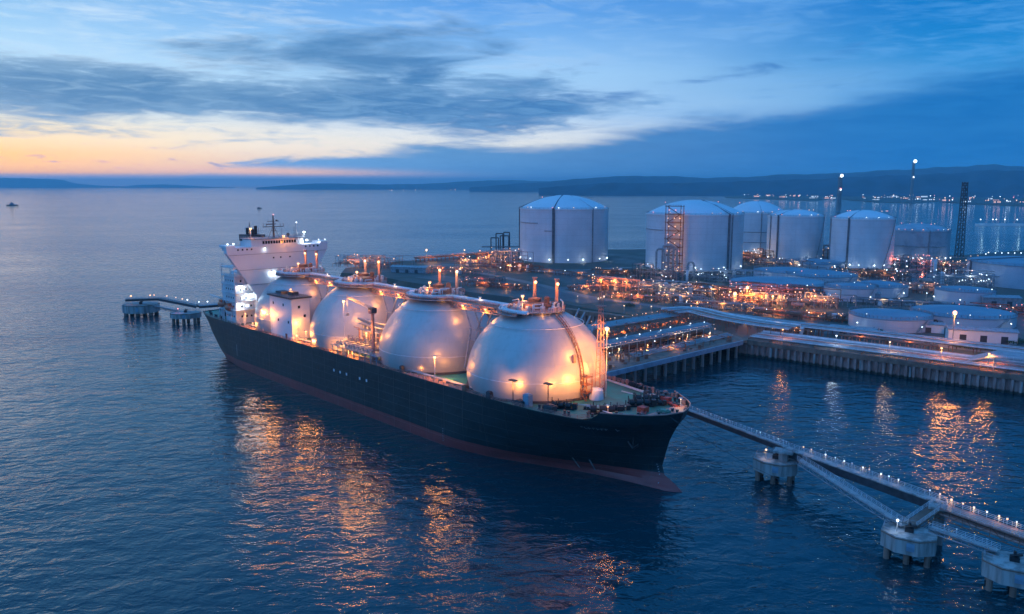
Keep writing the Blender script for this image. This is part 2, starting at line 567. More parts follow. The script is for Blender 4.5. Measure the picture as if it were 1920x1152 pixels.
    def build(s, name, m, parent=None, smooth=False, loc=None, fix=True):
        me = bpy.data.meshes.new(name)
        me.from_pydata(s.v, [], s.f)
        if fix:
            import bmesh
            bm = bmesh.new(); bm.from_mesh(me)
            bmesh.ops.recalc_face_normals(bm, faces=bm.faces)
            bm.to_mesh(me); bm.free()
        me.materials.append(M[m] if isinstance(m, str) else m)
        if smooth:
            me.polygons.foreach_set('use_smooth', [True] * len(me.polygons))
            try:
                me.set_sharp_from_angle(angle=R(40))
            except Exception:
                pass
        o = bpy.data.objects.new(name, me)
        col.objects.link(o)
        if parent: o.parent = parent
        if loc is not None: o.location = loc
        return o


def tag(o, label, cat, group=None):
    o['label'] = label
    o['category'] = cat
    if group: o['group'] = group
    return o


def struct(o):
    o['kind'] = 'structure'
    return o


def empty(name, loc=(0, 0, 0), rz=0.0, label=None, cat=None, group=None):
    o = bpy.data.objects.new(name, None)
    o.empty_display_size = 1
    col.objects.link(o)
    o.location = loc
    o.rotation_euler = (0, 0, rz)
    if label: tag(o, label, cat, group)
    return o


def copy_tree(o, parent=None):
    c = o.copy()
    col.objects.link(c)
    c.parent = parent
    for ch in list(o.children):
        copy_tree(ch, c)
    return c


def light(parent, loc, power, c, r=0.8, spot=None, aim=None, blend=0.6):
    l = bpy.data.lights.new('lamp_light', 'SPOT' if spot else 'POINT')
    l.energy = power * (1.7 if parent is SHIP else 0.9)
    l.color = c
    l.shadow_soft_size = r
    if spot:
        l.spot_size = R(spot)
        l.spot_blend = blend
    o = bpy.data.objects.new('lamp_light', l)
    col.objects.link(o)
    o.parent = parent
    o.location = loc
    if aim is not None:
        d = Vector(aim) - Vector(loc)
        o.rotation_euler = d.to_track_quat('-Z', 'Y').to_euler()
    return o


OR = (1.0, 0.35, 0.06)
YE = (1.0, 0.62, 0.30)
WH = (0.80, 0.92, 1.0)
HUE = {'lamp_o': OR, 'lamp_y': YE, 'lamp_w': WH, 'lamp_r': (1.0, 0.2, 0.1)}

# ------------------------------------------------------------------ sea
w = MB()
rows = []
E_ = 90000.0
xs = [-E_, -8000, -2000, -600, 0, 600, 2000, 8000, E_]
ys = [-3000, 0, 300, 800, 2000, 6000, 20000, E_]
w.grid([[(x, y, 0.0) for x in xs] for y in ys])
struct(w.build('sea_water', 'water', fix=False))

# ------------------------------------------------------------------ the gas carrier (local x = forward, y = port, z = up)
TH = -0.82
SHIP = empty('gas_carrier', (8.0, 255.5, 0), TH, 'long dark-hulled gas carrier with four white spherical tank covers moored beside the jetty', 'ship')
DZ = 20.2


def shp(s, t, z=0.0):
    return Vector((8.0 + math.cos(TH) * s - math.sin(TH) * t, 255.5 + math.sin(TH) * s + math.cos(TH) * t, z))


LV = [
    (-3.0, [(-200, 0), (-190, 12), (-170, 20), (-150, 22.5), (-20, 22.5), (0, 18), (22, 9.5), (38, 5.5), (50, 4.0), (56.5, 2.2), (58.5, 0)]),
    (0.0, [(-214, 0), (-212, 8), (-206, 16), (-195, 20), (-175, 23), (-150, 23.5), (-18, 23.3), (0, 19.6), (15, 13.6), (28, 8.2), (40, 5.0), (48, 3.6), (55, 2.5), (58, 0)]),
    (1.6, [(-216, 0), (-214, 9), (-207, 17), (-195, 20.8), (-175, 23.2), (-150, 23.5), (-15, 23.4), (2, 19.8), (18, 13), (31, 7.2), (42, 3.8), (48.5, 2.0), (53, 1.2), (55.6, 0)]),
    (3.4, [(-218, 0), (-217, 9.5), (-208, 18), (-195, 21.3), (-175, 23.4), (-150, 23.5), (-12, 23.5), (5, 20), (20, 14), (33, 7.8), (43, 3.6), (48, 1.5), (50.5, 0.6), (51.8, 0)]),
    (6.0, [(-220, 0), (-219, 11), (-209, 19), (-195, 21.9), (-175, 23.5), (-10, 23.5), (8, 20.4), (23, 15), (35, 8.9), (44, 4.2), (48.5, 1.5), (51, 0)]),
    (12.0, [(-224, 0), (-223, 14), (-212, 20.5), (-195, 22.8), (-175, 23.5), (-5, 23.5), (12, 21.7), (28, 17), (40, 11), (47, 5.6), (51, 2), (52.6, 0)]),
    (DZ, [(-228, 0), (-227.5, 18), (-215, 22), (-200, 23.4), (-180, 23.5), (8, 23.5), (24, 22.5), (37, 19.6), (46, 15.0), (52, 9.6), (55.2, 4.6), (56.6, 0)]),
]


def hb(poly, s):
    if s <= poly[0][0] or s >= poly[-1][0]: return 0.0
    for (a, ha), (b, hb_) in zip(poly[:-1], poly[1:]):
        if s <= b:
            k = (s - a) / (b - a)
            return ha + (hb_ - ha) * k
    return 0.0


def smooth_curve(poly, n=64):
    s0, s1 = poly[0][0], poly[-1][0]
    out_ = []
    for i in range(n + 1):
        t = i / n
        # cluster the samples at both ends
        q = 0.5 - 0.5 * math.cos(math.pi * t)
        q = q * 0.6 + t * 0.4
        s = s0 + (s1 - s0) * q
        d = 3.5 if 0.04 < t < 0.96 else 0.0
        h = (hb(poly, s - d) + 2 * hb(poly, s) + hb(poly, s + d)) / 4 if d else hb(poly, s)
        out_.append((s, h))
    return out_


def deckz(s):
    k = min(1, max(0, (s - 36) / 5.0))
    return DZ + 1.3 * k * k * (3 - 2 * k)


def hull_levels():
    curves = [(z, smooth_curve(p)) for z, p in LV]
    rows_ = []
    zs = [-3, -1.5, -0.5, 0.0, 0.8, 1.6, 2.5, 3.4, 4.6, 6.0, 8.0, 10, 12, 14, 16, 18, DZ]
    for z in zs:
        for (za, ca), (zb, cb) in zip(curves[:-1], curves[1:]):
            if za <= z <= zb:
                k = (z - za) / (zb - za)
                if zb == DZ: k = k ** 1.25
                rows_.append([(a[0] + (b[0] - a[0]) * k, a[1] + (b[1] - a[1]) * k, z) for a, b in zip(ca, cb)])
                break
    top = rows_[-1]
    # bulwark: plain edge amidships, raised at the bow
    rb = []
    for (s, h, z) in top:
        k = min(1, max(0, (s - 39.5) / 1.6))
        e = 0.25 + 2.5 * k
        rb.append((s + (0.9 * k if s > 50 else 0), h + 0.35 * k * (1 if h > 0.01 else 0), z + e))
    rows_.append(rb)
    return rows_, top


hl, deckline = hull_levels()
h = MB()
for sg in (1, -1):
    h.grid([[(a, b * sg, c) for a, b, c in r] for r in hl])
hull = h.build('hull', 'hull', SHIP, smooth=True)
# deck plating
d = MB()
rr = []
for (s, hh, z) in deckline:
    rr.append([(s, hh * q, deckz(s) - 0.15) for q in (-0.995, -0.5, 0, 0.5, 0.995)])
d.grid(rr)
d.build('main_deck', 'green', SHIP)
# bulwark cap rail at the bow
b = MB()
for sg in (1, -1):
    b.path([(a, c * sg, z + 0.05) for a, c, z in hl[-1] if a > 40], 0.22, 5)
b.build('bulwark_rail', 'pink', SHIP)
# rubbing lines, anchor, marks
a = MB()
hbz = lambda s, z: [hb(LV[k][1], s) for k in range(len(LV)) if LV[k][0] >= z - 0.01][0]


def hside(s, z):
    """starboard half-breadth of the hull at (s, z)"""
    for (za, pa), (zb, pb) in zip(LV[:-1], LV[1:]):
        if za <= z <= zb:
            k = (z - za) / (zb - za)
            if zb == DZ: k = k ** 1.25
            return hb(pa, s) * (1 - k) + hb(pb, s) * k
    return hb(LV[-1][1], s)


an = MB()
p = Vector((46.5, -(hside(46.5, 14) + 0.5), 14))
an.tube(p + Vector((0, 0, 1.6)), p + Vector((0.3, 0, -2.0)), 0.28, 6)
an.tube(p + Vector((-1.6, -0.2, -0.6)), p + Vector((0.3, -0.2, -2.2)), 0.35, 6)
an.tube(p + Vector((1.9, 0.2, -0.8)), p + Vector((0.3, -0.2, -2.2)), 0.35, 6)
an.rev([(1.1, p.z + 1.4), (1.3, p.z + 2.0), (0.8, p.z + 2.2)], 10, p.x, p.y + 0.8)
an.build('anchor', 'black', SHIP)


def marks(name, specs, m):
    """thin painted strokes that follow the starboard plating"""
    q = MB()
    for (s, z, ws, hz) in specs:
        n = 3
        row0, row1 = [], []
        for i in range(n + 1):
            ss = s + ws * i / n
            row0.append((ss, -(hside(ss, z) + 0.06), z))
            row1.append((ss, -(hside(ss, z + hz) + 0.06), z + hz))
        q.grid([row0, row1])
    return q.build(name, m, SHIP)


nm = [(31.0, 17.0, .35, 1.1), (31.5, 17.4, .8, .35)]
x_ = 33.2
random.seed(3)
for i in range(9):
    nm += [(x_, 17.0, .22, .75), (x_ + .25, 17.0 + random.choice([0, .3, .5]), .5, .2)]
    x_ += 1.05
nm += [(44.3, 17.0, .25, 1.0), (44.6, 17.3, .5, .3)]
marks('worn_name_lettering', nm, 'grey')
for i in range(6):
    if i != 3: marks('hull_side_mark', [(-88.5 + i * 4.6, 13.2, 1.0, 1.0)], 'white')
marks('draught_marks', [(51.0 - 0.2 * i, 1.2 + i * 0.7, .3, .3) for i in range(8)] + [(-20, 1.5 + i * .8, .35, .35) for i in range(6)], 'grey')
marks('tug_marks', [(27.2, 1.2, 0.45, 4.0), (31.8, 1.2, 0.45, 4.0), (-176, 5.5, .6, 5.5)], 'grey')

# rails along the deck edge
ed = [(s, hh, deckz(s)) for s, hh, z in deckline if -226 < s < 40]
for sg in (1, -1):
    MB().rail([(s, (hh - 0.3) * sg, z) for s, hh, z in ed], 1.15, 2.4, 0.075).build('deck_railing', 'pink', SHIP)
# red-brown side walkway with pipe run
wk = MB()
for sg in (1, -1):
    wk.box(-172, min(sg * 18.9, sg * 23.0), DZ + 0.02, 4, max(sg * 18.9, sg * 23.0), DZ + 0.10)
wk.build('side_walkway', 'pink', SHIP)
pp = MB()
for k, t in enumerate((-19.6, -20.1, -20.7)):
    pp.tube((-170, t, DZ + 0.9), (6, t, DZ + 0.9), 0.17 + 0.04 * (k == 1), 6)
for i in range(44):
    pp.box(-169 + i * 4.0, -21.0, DZ, -168.7 + i * 4.0, -19.4, DZ + 0.8)
pp.build('side_pipes', 'pipe', SHIP)


def deck_lamp(s, t, z0, hgt, m='lamp_o', power=1500, head=(0, 0), bulb=0.45, post='white2', name='deck_lamp', r=0.14, lr=1.0):
    o = MB()
    o.tube((0, 0, 0), (0, 0, hgt), r, 6)
    o.tube((0, 0, hgt), (head[0], head[1], hgt + 0.15), r * 0.8, 5)
    o.box(head[0] - 0.55, head[1] - 0.35, hgt + 0.1, head[0] + 0.55, head[1] + 0.35, hgt + 0.35)
    o = o.build(name, post, SHIP)
    o.location = (s, t, z0)
    bb = MB().ball((head[0], head[1], hgt - 0.1), bulb, 8, 5, (1, 1, 0.7)).build('bulb', m, o, smooth=True)
    if power:
        light(SHIP, (s + head[0], t + head[1], z0 + hgt - 0.85), power, HUE[m], lr)
    return o


# four tank covers
SP, TR = 50.66, 22.8
ring_r = 9.2
for k in range(4):
    cx = -SP * k
    cz = 22.6
    pf = [(22.0, -2.6), (22.3, -1.0), (22.8, 1.0)]
    pf += [(TR * math.cos(R(a)), 1.0 + (TR - 0.3) * math.sin(R(a))) for a in range(6, 84, 4)] + [(1.2, 1.0 + TR - 0.35)]
    tcov = MB().rev([(r, z) for r, z in pf], 96).build('tank_cover', 'cover', SHIP, smooth=True, loc=(cx, 0, cz))
    sm = MB()
    n = 72
    for zz, rr_ in ((3.4, 22.75), (18.6, 15.2)):
        sm.path([(rr_ * math.cos(2 * math.pi * i / n), rr_ * math.sin(2 * math.pi * i / n), zz) for i in range(n + 1)], 0.13, 4)
    sm.build('cover_seam_ring', 'white2', tcov)
    # dark base gutter
    MB().rev([(23.0, -2.5), (23.0, -2.0), (21.8, -1.9), (21.8, -2.5)], 72, cap=False).build('base_gutter', 'dark', tcov)
    # tank dome with platform
    zt = 45.4
    dm = MB()
    dm.rev([(4.8, 43.0), (4.8, 46.4), (4.2, 47.2), (1.5, 47.6)], 28, cx, 0)
    dm.rev([(2.2, 47.2), (2.2, 48.6), (0.2, 49)], 12, cx - 1.5, 0.5)
    dm.rev([(0.9, 46), (0.9, 49.2), (0.1, 49.6)], 10, cx + 2.8, 1.8)
    dome = dm.build('tank_dome', 'rust', SHIP, smooth=True)
    pl = MB()
    pl.rev([(4.5, zt - 0.25), (ring_r, zt - 0.25), (ring_r, zt), (4.5, zt)], 40, cx, 0, cap=False)
    n = 20
    for i in range(n):
        t = 2 * math.pi * i / n
        c_, s_ = math.cos(t), math.sin(t)
        pl.tube((cx + 8.8 * c_, 8.8 * s_, zt - 0.3), (cx + 9.6 * c_, 9.6 * s_, 43.0), 0.13, 4)
    pl.build('dome_platform', 'grey', SHIP)
    rg = MB()
    rg.rail([(cx + ring_r * math.cos(2 * math.pi * i / 28), ring_r * math.sin(2 * math.pi * i / 28), zt) for i in range(29)], 1.2, 2.0, 0.08)
    rg.build('platform_railing', 'pink', SHIP)
    # valve gear and small pipes on the platform
    random.seed(40 + k)
    vg = MB()
    for i in range(26):
        t = random.uniform(0, 2 * math.pi); r_ = random.uniform(5.3, 8.5)
        x, y = cx + r_ * math.cos(t), r_ * math.sin(t)
        hh = random.uniform(0.8, 2.6)
        vg.tube((x, y, zt), (x, y, zt + hh), random.uniform(0.15, 0.4), 6)
        if i % 2:
            t2 = t + random.uniform(0.2, 0.6)
            vg.tube((x, y, zt + hh), (cx + r_ * math.cos(t2), r_ * math.sin(t2), zt + hh), 0.2, 5)
        if i % 4 == 0:
            vg.box(x - .6, y - .5, zt, x + .6, y + .5, zt + 1.5)
    vg.build('valve_gear', 'white2', SHIP)
    # vent masts with lamps
    for j, (dx, dy, hg) in enumerate(((-4.2, 3.2, 9.2), (5.4, 3.6, 9.4))):
        vm = MB()
        vm.tube((cx + dx, dy, zt), (cx + dx, dy, zt + hg), 0.55, 10)
        vm.tube((cx + dx, dy, zt + hg), (cx + dx, dy, zt + hg + 0.5), 0.9, 10)
        vm.tube((cx + dx, dy, zt + hg - 0.9), (cx + dx + 1.3, dy - 0.9, zt + hg - 0.7), 0.12, 4)
        mast = vm.build('vent_mast', 'pink', SHIP)
        mm = 'lamp_o' if (k + j) % 3 != 2 else 'lamp_y'
        MB().ball((cx + dx + 1.3, dy - 0.9, zt + hg - 1.05), 0.5, 8, 5).build('bulb', mm, mast, smooth=True)
        light(SHIP, (cx + dx + 2.2, dy - 2.0, zt + hg - 2.2), 600, HUE[mm], 0.5)
    # amber work lamps under and on the ring
    deck_lamp(cx - 8.2, 1.5, zt, 3.2, 'lamp_o', 1300, bulb=0.5)
    light(SHIP, (cx + 0.5, -6.5, zt + 2.2), 500, OR, 0.4)
    deck_lamp(cx - 2.5, -8.0, zt - 1.6, 1.2, 'lamp_o', 500, bulb=0.22, r=0.06)
    deck_lamp(cx + 7.0, -4.5, zt - 1.4, 1.2, 'lamp_o', 500, bulb=0.22, r=0.06)

# stairs up the cover: curved ladder on the foremost one, straight runs on the others
def ladder(cx, az0, el0, el1, name='cover_ladder', sway=0.25):
    L = MB()
    pts = [[], []]
    for i in range(25):
        e_ = R(el0 + (el1 - el0) * i / 24)
        a_ = az0 + sway * (i / 24)
        for q, off in enumerate((-0.55, 0.55)):
            rr_ = TR + 0.45
            c_ = rr_ * math.cos(e_)
            pts[q].append((cx + c_ * math.cos(a_) - off * math.sin(a_), c_ * math.sin(a_) + off * math.cos(a_), 23.6 + (rr_ - .3) * math.sin(e_)))
    for q in (0, 1):
        L.path(pts[q], 0.14, 4)
        L.path([(x * 1, y, z + 1.0) for x, y, z in pts[q]], 0.07, 4)
        for i in range(0, 25, 2):
            L.tube(pts[q][i], Vector(pts[q][i]) + Vector((0, 0, 1.0)), 0.06, 4)
    for i in range(25):
        L.tube(pts[0][i], pts[1][i], 0.1, 4)
    return L.build(name, 'rust', SHIP)


ladder(0, -0.13, 3, 64, sway=0.03)
ladder(-SP, 0.45, 3, 64)
ladder(-2 * SP, 0.45, 3, 64)
ladder(-3 * SP, 0.45, 3, 64)
# stair landing tower beside the foremost cover
st = MB()
for x, y in ((22.9, -3.6), (25.1, -3.6), (22.9, -1.2), (25.1, -1.2)):
    st.tube((x, y, DZ), (x, y, DZ + 7.5), 0.14, 4)
for z in (DZ + 2.4, DZ + 4.8, DZ + 7.2):
    st.box(22.7, -3.8, z, 25.3, -1.0, z + 0.12)
    st.rail([(22.7, -3.8, z), (25.3, -3.8, z), (25.3, -1.0, z)], 1.1, 1.5, 0.05)
for a_, b_ in (((24.9, -3.7, DZ), (22.9, -3.7, DZ + 2.4)), ((22.9, -3.7, DZ + 2.4), (24.9, -3.7, DZ + 4.8)), ((24.9, -3.7, DZ + 4.8), (22.9, -3.7, DZ + 7.2))):
    st.tube(a_, b_, 0.18, 4)
st.build('access_stair', 'rust', SHIP)
bx = MB().box(21.5, -14.5, 30.0 - 0.9, 22.1, -13.3, 31.6)
bx = MB(); bx.box(20.4, -5.2, 31.6, 21.2, -4.2, 34.0); bx.build('cover_hatch', 'pink', SHIP)

# catwalk and pipe run that links the tank tops and bends round each dome
cwm, cwp, cwr, cws = MB(), MB(), MB(), MB()
def run(off, z):
    pts = []
    for k in range(3, -1, -1):
        cx = -SP * k
        if k == 3: pts.append((cx - 16, -2 - off, z))
        rr_ = ring_r + 1.2 + off
        for i in range(13):
            a_ = math.pi + (math.pi) * i / 12
            x, y = cx + rr_ * math.cos(a_), rr_ * 0.95 * math.sin(a_)
            if k == 0 and x > cx + 6.5: break
            pts.append((x, min(y, -1.5 - off), z))
    return pts
for off, r_, dz in ((0.0, 0.42, 0.3), (1.0, 0.5, 0.25), (2.1, 0.35, 0.2)):
    cwp.path(run(off, 45.3 + dz), r_, 8)
cwp.build('catwalk_pipes', 'white2', SHIP)
a_, b_ = run(-0.4, 44.7), run(3.0, 44.7)
for i in range(min(len(a_), len(b_)) - 1):
    k = len(cwm.v)
    cwm.v += [a_[i], a_[i + 1], b_[i + 1], b_[i], ] + [(p[0], p[1], p[2] - 0.35) for p in (a_[i], a_[i + 1], b_[i + 1], b_[i])]
    cwm.f += [(k, k + 1, k + 2, k + 3), (k + 7, k + 6, k + 5, k + 4), (k + 3, k + 2, k + 6, k + 7), (k, k + 4, k + 5, k + 1)]
cwm.build('catwalk_floor', 'grey', SHIP)
cwr.rail(b_, 1.2, 2.2, 0.08); cwr.build('catwalk_railing', 'pink', SHIP)
# truss and trestle legs under the catwalk, between the covers
for k in range(3):
    xm = -SP * (k + 0.5)
    tr = MB()
    for y in (-4.6, -1.4):
        tr.tube((xm - 17, y, 44.3), (xm + 17, y, 44.3), 0.2, 5)
        tr.tube((xm - 15.5, y, 42.2), (xm + 15.5, y, 42.2), 0.2, 5)
        for i in range(11):
            x = xm - 15.5 + i * 3.1
            tr.tube((x, y, 42.2), (x, y, 44.3), 0.11, 4)
            if i < 10:
                tr.tube((x, y, 42.2 if i % 2 else 44.3), (x + 3.1, y, 44.3 if i % 2 else 42.2), 0.1, 4)
    tr.build('catwalk_truss', 'pink', SHIP)
    lg = MB()
    for x0 in (-3.2, 3.2):
        for y in (-5, -1):
            lg.tube((xm + x0 * 0.6, y * 1.6, DZ + 2), (xm + x0 * 0.5, y, 36), 0.3, 6)
            lg.tube((xm + x0 * 0.5, y, 36), (xm + x0 * 1.5, y, 42.2), 0.28, 6)
    for z in (27, 32, 36):
        lg.tube((xm - 2, -5.5, z), (xm + 2, -5.5, z), 0.18, 5)
        lg.tube((xm - 2, -1.5, z), (xm + 2, -1.5, z), 0.18, 5)
    lg.build('trestle_legs', 'grey', SHIP)
    deck_lamp(xm - 6, -5.2, 43.0, 0.6, 'lamp_o', 1300, bulb=0.3, r=0.06)
    deck_lamp(xm + 6, -5.2, 43.0, 0.6, 'lamp_o', 1300, bulb=0.3, r=0.06)
    deck_lamp(xm + 1, -3.2, 45.2, 1.5, 'lamp_y', 260, bulb=0.25, r=0.06)

# ---- deckhouse before the aftmost cover
dk = MB()
dk.prism([(-143, -22.0), (-123.5, -22.0), (-123.5, -13.5), (-143, -13.5)], DZ, 37.6)
dh = dk.build('compressor_house', 'white', SHIP)
rf = MB().box(-143.8, -22.8, 37.6, -122.7, -12.7, 38.2); rf.box(-141, -20, 38.2, -136, -16, 39.4).box(-132, -19, 38.2, -128, -16, 39.9)
rf.build('roof', 'dark', dh)
rf = MB().rail([(-143.6, -22.6, 38.2), (-122.9, -22.6, 38.2), (-122.9, -13, 38.2)], 1.1, 2, 0.06).build('roof_railing', 'grey', dh)
for (s_, z_) in ((-140, 34), (-131, 34), (-127, 27), (-136, 27)):
    MB().box(s_, -22.08, z_, s_ + 0.9, -21.98, z_ + 1.1).build('window', 'glass', dh)
MB().box(-129.5, -22.12, DZ, -128, -21.95, DZ + 2.2).build('door', 'rust', dh)
MB().box(-123.6, -19, 33.5, -123.4, -18, 34.6).box(-123.6, -16.5, 29.5, -123.4, -15.5, 30.6).build('window', 'glass', dh)
deck_lamp(-141.2, -22.6, DZ, 9.5, 'lamp_o', 1900, head=(0, -1.6), bulb=0.4)
deck_lamp(-132, -17.5, 38.2, 2.6, 'lamp_o', 900, bulb=0.4)
deck_lamp(-122.0, -20, DZ, 8.0, 'lamp_o', 1200, bulb=0.35)

# ---- cargo crane, manifold
cr = MB()
cr.tube((-64.5, -20.5, DZ), (-64.5, -20.5, 38.5), 0.75, 10, 0.55)
cr.rev([(1.5, 38.5), (1.5, 39.6), (0.8, 40.2)], 10, -64.5, -20.5)
crn = cr.build('crane_post', 'pink', SHIP)
bm_ = MB()
A, B = Vector((-64.5, -20.5, 40.0)), Vector((-78.5, -22.5, 43.2))
for oy, oz in ((-.5, 0), (.5, 0), (0, .8)):
    bm_.tube(A + Vector((0, oy, oz)), B + Vector((0, oy * .4, oz * .4)), 0.17, 5)
for i in range(12):
    a1 = A.lerp(B, i / 12); a2 = A.lerp(B, (i + 1) / 12)
    bm_.tube(a1 + Vector((0, -.5, 0)), a2 + Vector((0, 0, .8)), 0.09, 4)
    bm_.tube(a1 + Vector((0, .5, 0)), a2 + Vector((0, 0, .8)), 0.09, 4)
bm_.tube(B, B + Vector((0, 0, -6)), 0.07, 4)
bm_.box(B.x - .5, B.y - .4, B.z - 7, B.x + .5, B.y + .4, B.z - 6)
bm_.build('crane_boom', 'pipe', crn)
MB().box(-65.6, -21.6, 38.8, -63.0, -19.6, 40.6).build('crane_cab', 'dark', crn)
deck_lamp(-79.5, -23.4, DZ, 21.6, 'lamp_o', 5500, bulb=0.5, r=0.12, lr=1.4)
light(SHIP, (-69, -23.2, 43.6), 1300, OR, 0.3)  # three bare lights without fixtures, added to brighten the boom and post
light(SHIP, (-74, -23.6, 44.6), 1500, OR, 0.3)
light(SHIP, (-64.5, -24.0, 33), 1200, OR, 0.3)

mf = MB()
random.seed(11)
for i in range(8):
    x = -86 + i * 3.1
    mf.tube((x, -22.3, DZ + 4.6), (x, -13, DZ + 4.6), 0.42, 8)
    mf.tube((x, -22.3, DZ + 4.6), (x, -23.0, DZ + 4.6), 0.7, 8)
    mf.tube((x, -13, DZ + 4.6), (x, -13, DZ + 9 + random.random() * 4), 0.42, 8)
    mf.tube((x, -18, DZ + 4.6), (x, -18, DZ + 6.5), 0.25, 6)
    mf.ball((x, -18, DZ + 6.8), 0.5, 6, 4)
for z in (DZ + 9, DZ + 11.2, DZ + 13):
    mf.tube((-88, -13.3, z), (-61, -13.3, z), 0.4, 8)
mf.build('manifold_pipes', 'pipe', SHIP)
mg = MB()
mg.box(-90, -23.2, DZ + 3.1, -58.5, -17.4, DZ + 3.35)
for i in range(9):
    x = -89.5 + i * 3.8
    mg.box(x, -23.1, DZ, x + 0.35, -22.8, DZ + 3.1)
    mg.box(x, -17.8, DZ, x + 0.35, -17.5, DZ + 3.1)
mg.rail([(-90, -23.1, DZ + 3.35), (-58.5, -23.1, DZ + 3.35)], 1.2, 2, 0.07)
mg.build('manifold_platform', 'blue_deck', SHIP)
mt = MB()
for i in range(46):
    x, y = random.uniform(-90, -58), random.uniform(-17, -11)
    hh = random.uniform(3, 12)
    if (x + SP * 1) ** 2 + y * y < 520 or (x + 2 * SP) ** 2 + y * y < 520: continue
    mt.tube((x, y, DZ), (x, y, DZ + hh), random.uniform(.12, .3), 5)
    mt.tube((x, y, DZ + hh), (x + random.uniform(-4, 4), y, DZ + hh), .16, 5)
mt.build('riser_pipes', 'pink', SHIP)
for (x, y, hgt, pw) in ((-76, -16, 9, 1800), (-67, -15.5, 7, 1600), (-60, -19, 5, 900), (-87, -20, 5, 700)):
    deck_lamp(x, y, DZ, hgt, 'lamp_o', pw, bulb=0.3)

# ---- lamps along the starboard side
deck_lamp(-26.0, -21.8, DZ, 8.4, 'lamp_o', 3000, bulb=0.5, lr=1.3)
deck_lamp(-99.5, -21.0, DZ, 7.0, 'lamp_o', 3500, bulb=0.32, lr=1.2)
deck_lamp(-112.0, -22.0, DZ, 5.5, 'lamp_o', 1500, bulb=0.3)
deck_lamp(-150.0, -22.3, DZ, 10.0, 'lamp_o', 6500, bulb=0.5, lr=1.5)
deck_lamp(-157.0, -20.5, DZ, 7.5, 'lamp_o', 5000, bulb=0.4, lr=1.4)
deck_lamp(-169.0, -21.5, DZ, 6, 'lamp_o', 1300, bulb=0.3)
for s_, pw in ((-38, 900), (-52, 700), (-76, 1500), (-90, 1600), (-106, 1500), (-119, 1500), (-160, 900)):
    deck_lamp(s_, -18.4 if s_ > -60 else -22.4, DZ, 3.0, 'lamp_o', pw, bulb=0.25, r=0.08, lr=0.5)
# two flood posts that shine back at the foremost cover
for (s_, t_, hd) in ((12.5, -22.2, (-0.9, 0.9)), (22.5, -17.5, (-1.0, 0.6))):
    f_ = MB()
    f_.tube((0, 0, 0), (0, 0, 7.2), 0.16, 6)
    f_.box(-1.3, -0.7, 7.2, 1.3, 0.7, 7.55)
    f_ = f_.build('flood_post', 'dark', SHIP, loc=(s_, t_, DZ))
    MB().box(-0.9, -0.45, 7.08, 0.9, 0.45, 7.19).build('bulb', 'lamp_y', f_)
def flood(s_, t_, z_, tgt, pw, sp=110):
    light(SHIP, (s_, t_, z_), pw * 1.0, (1.0, 0.34, 0.055), 0.9, spot=sp, aim=tgt, blend=0.9)
flood(13.6, -23.4, 25.6, (4, -12, 28), 3000, 130)
flood(25.4, -15.6, 25.6, (12, -6, 28), 3600, 130)
flood(30.5, -7, 27.0, (14, -3, 32), 9500, 150)  # this and the next spot have no post; added to spread orange over the cover
flood(30.5, 7, 31.0, (14, 4, 34), 9500, 150)
light(SHIP, (-24.5, -17.5, 22.4), 900, OR, 0.4)
flood(34, 0, 42, (6, 0, 34), 15000, 90)  # spot with no fixture, added to warm the upper cover

# ---- foremast with bright lamp, right of the foremost cover
fm = MB()
fx, fy = 24.6, 3.0
for dx, dy in ((-.9, -.9), (.9, -.9), (.9, .9), (-.9, .9)):
    fm.tube((fx + dx * 1.2, fy + dy * 1.2, DZ), (fx + dx * .4, fy + dy * .4, 53), 0.14, 5)
for i in range(16):
    z = DZ + 2 * i + 1
    q = 1.1 - 0.7 * (z - DZ) / 33
    for a1, b1 in (((-q, -q), (q, -q)), ((q, -q), (q, q)), ((q, q), (-q, q)), ((-q, q), (-q, -q))):
        fm.tube((fx + a1[0], fy + a1[1], z), (fx + b1[0], fy + b1[1], z + 1.0), 0.07, 4)
fm.tube((fx, fy - 4.4, 43.2), (fx, fy + 2.6, 43.2), 0.12, 4)
fm.box(fx - 1.2, fy - 1.2, 48.6, fx + 1.2, fy + 1.2, 48.8)
fm.tube((fx, fy, 53), (fx, fy, 55), 0.1, 4)
fmo = fm.build('foremast', 'pink', SHIP)
fl = MB()
for dx in (-1, 0, 1.1):
    fl.ball((fx + dx, fy, 51.2 + dx * .4), 0.28, 6, 4)
fl.build('mast_lamps', 'lamp_y', fmo)
deck_lamp(fx + 1.0, fy + 1.8, DZ, 21.5, 'lamp_o', 5200, bulb=0.75, r=0.1, lr=0.8)
bs = MB(); bs.rev([(2.3, DZ), (2.0, DZ + 3.0), (1.4, DZ + 3.4)], 12, fx + 0.6, fy - 2.2)
bs.build('mast_house', 'white', SHIP)

# ---- bow gear
def winch(s_, t_, rz, sc_=1.0, m='black', nm_='mooring_winch'):
    o = MB()
    for i in range(3):
        x = -3.0 + i * 2.6
        o.tube((x, 0, 1.3), (x + 1.6, 0, 1.3), 1.1, 12)
        o.tube((x - .1, 0, 1.3), (x + .05, 0, 1.3), 1.6, 12)
        o.tube((x + 1.55, 0, 1.3), (x + 1.7, 0, 1.3), 1.6, 12)
    o.box(-3.8, -1.2, 0, 5.2, 1.2, 0.45)
    o.box(4.6, -1.0, 0.4, 6.2, 1.0, 2.4)
    o.tube((-3.6, 0, 1.3), (5.0, 0, 1.3), 0.3, 8)
    for i in range(7):
        x = random.uniform(-4, 5)
        o.tube((x, 1.5, 0), (x, 1.5 + random.uniform(0, .8), random.uniform(1.2, 3.6)), 0.16, 5)
    o = o.build(nm_, m, SHIP, loc=(s_, t_, deckz(s_) - 0.1))
    o.rotation_euler = (0, 0, rz)
    o.scale = (sc_, sc_, sc_)
    return o


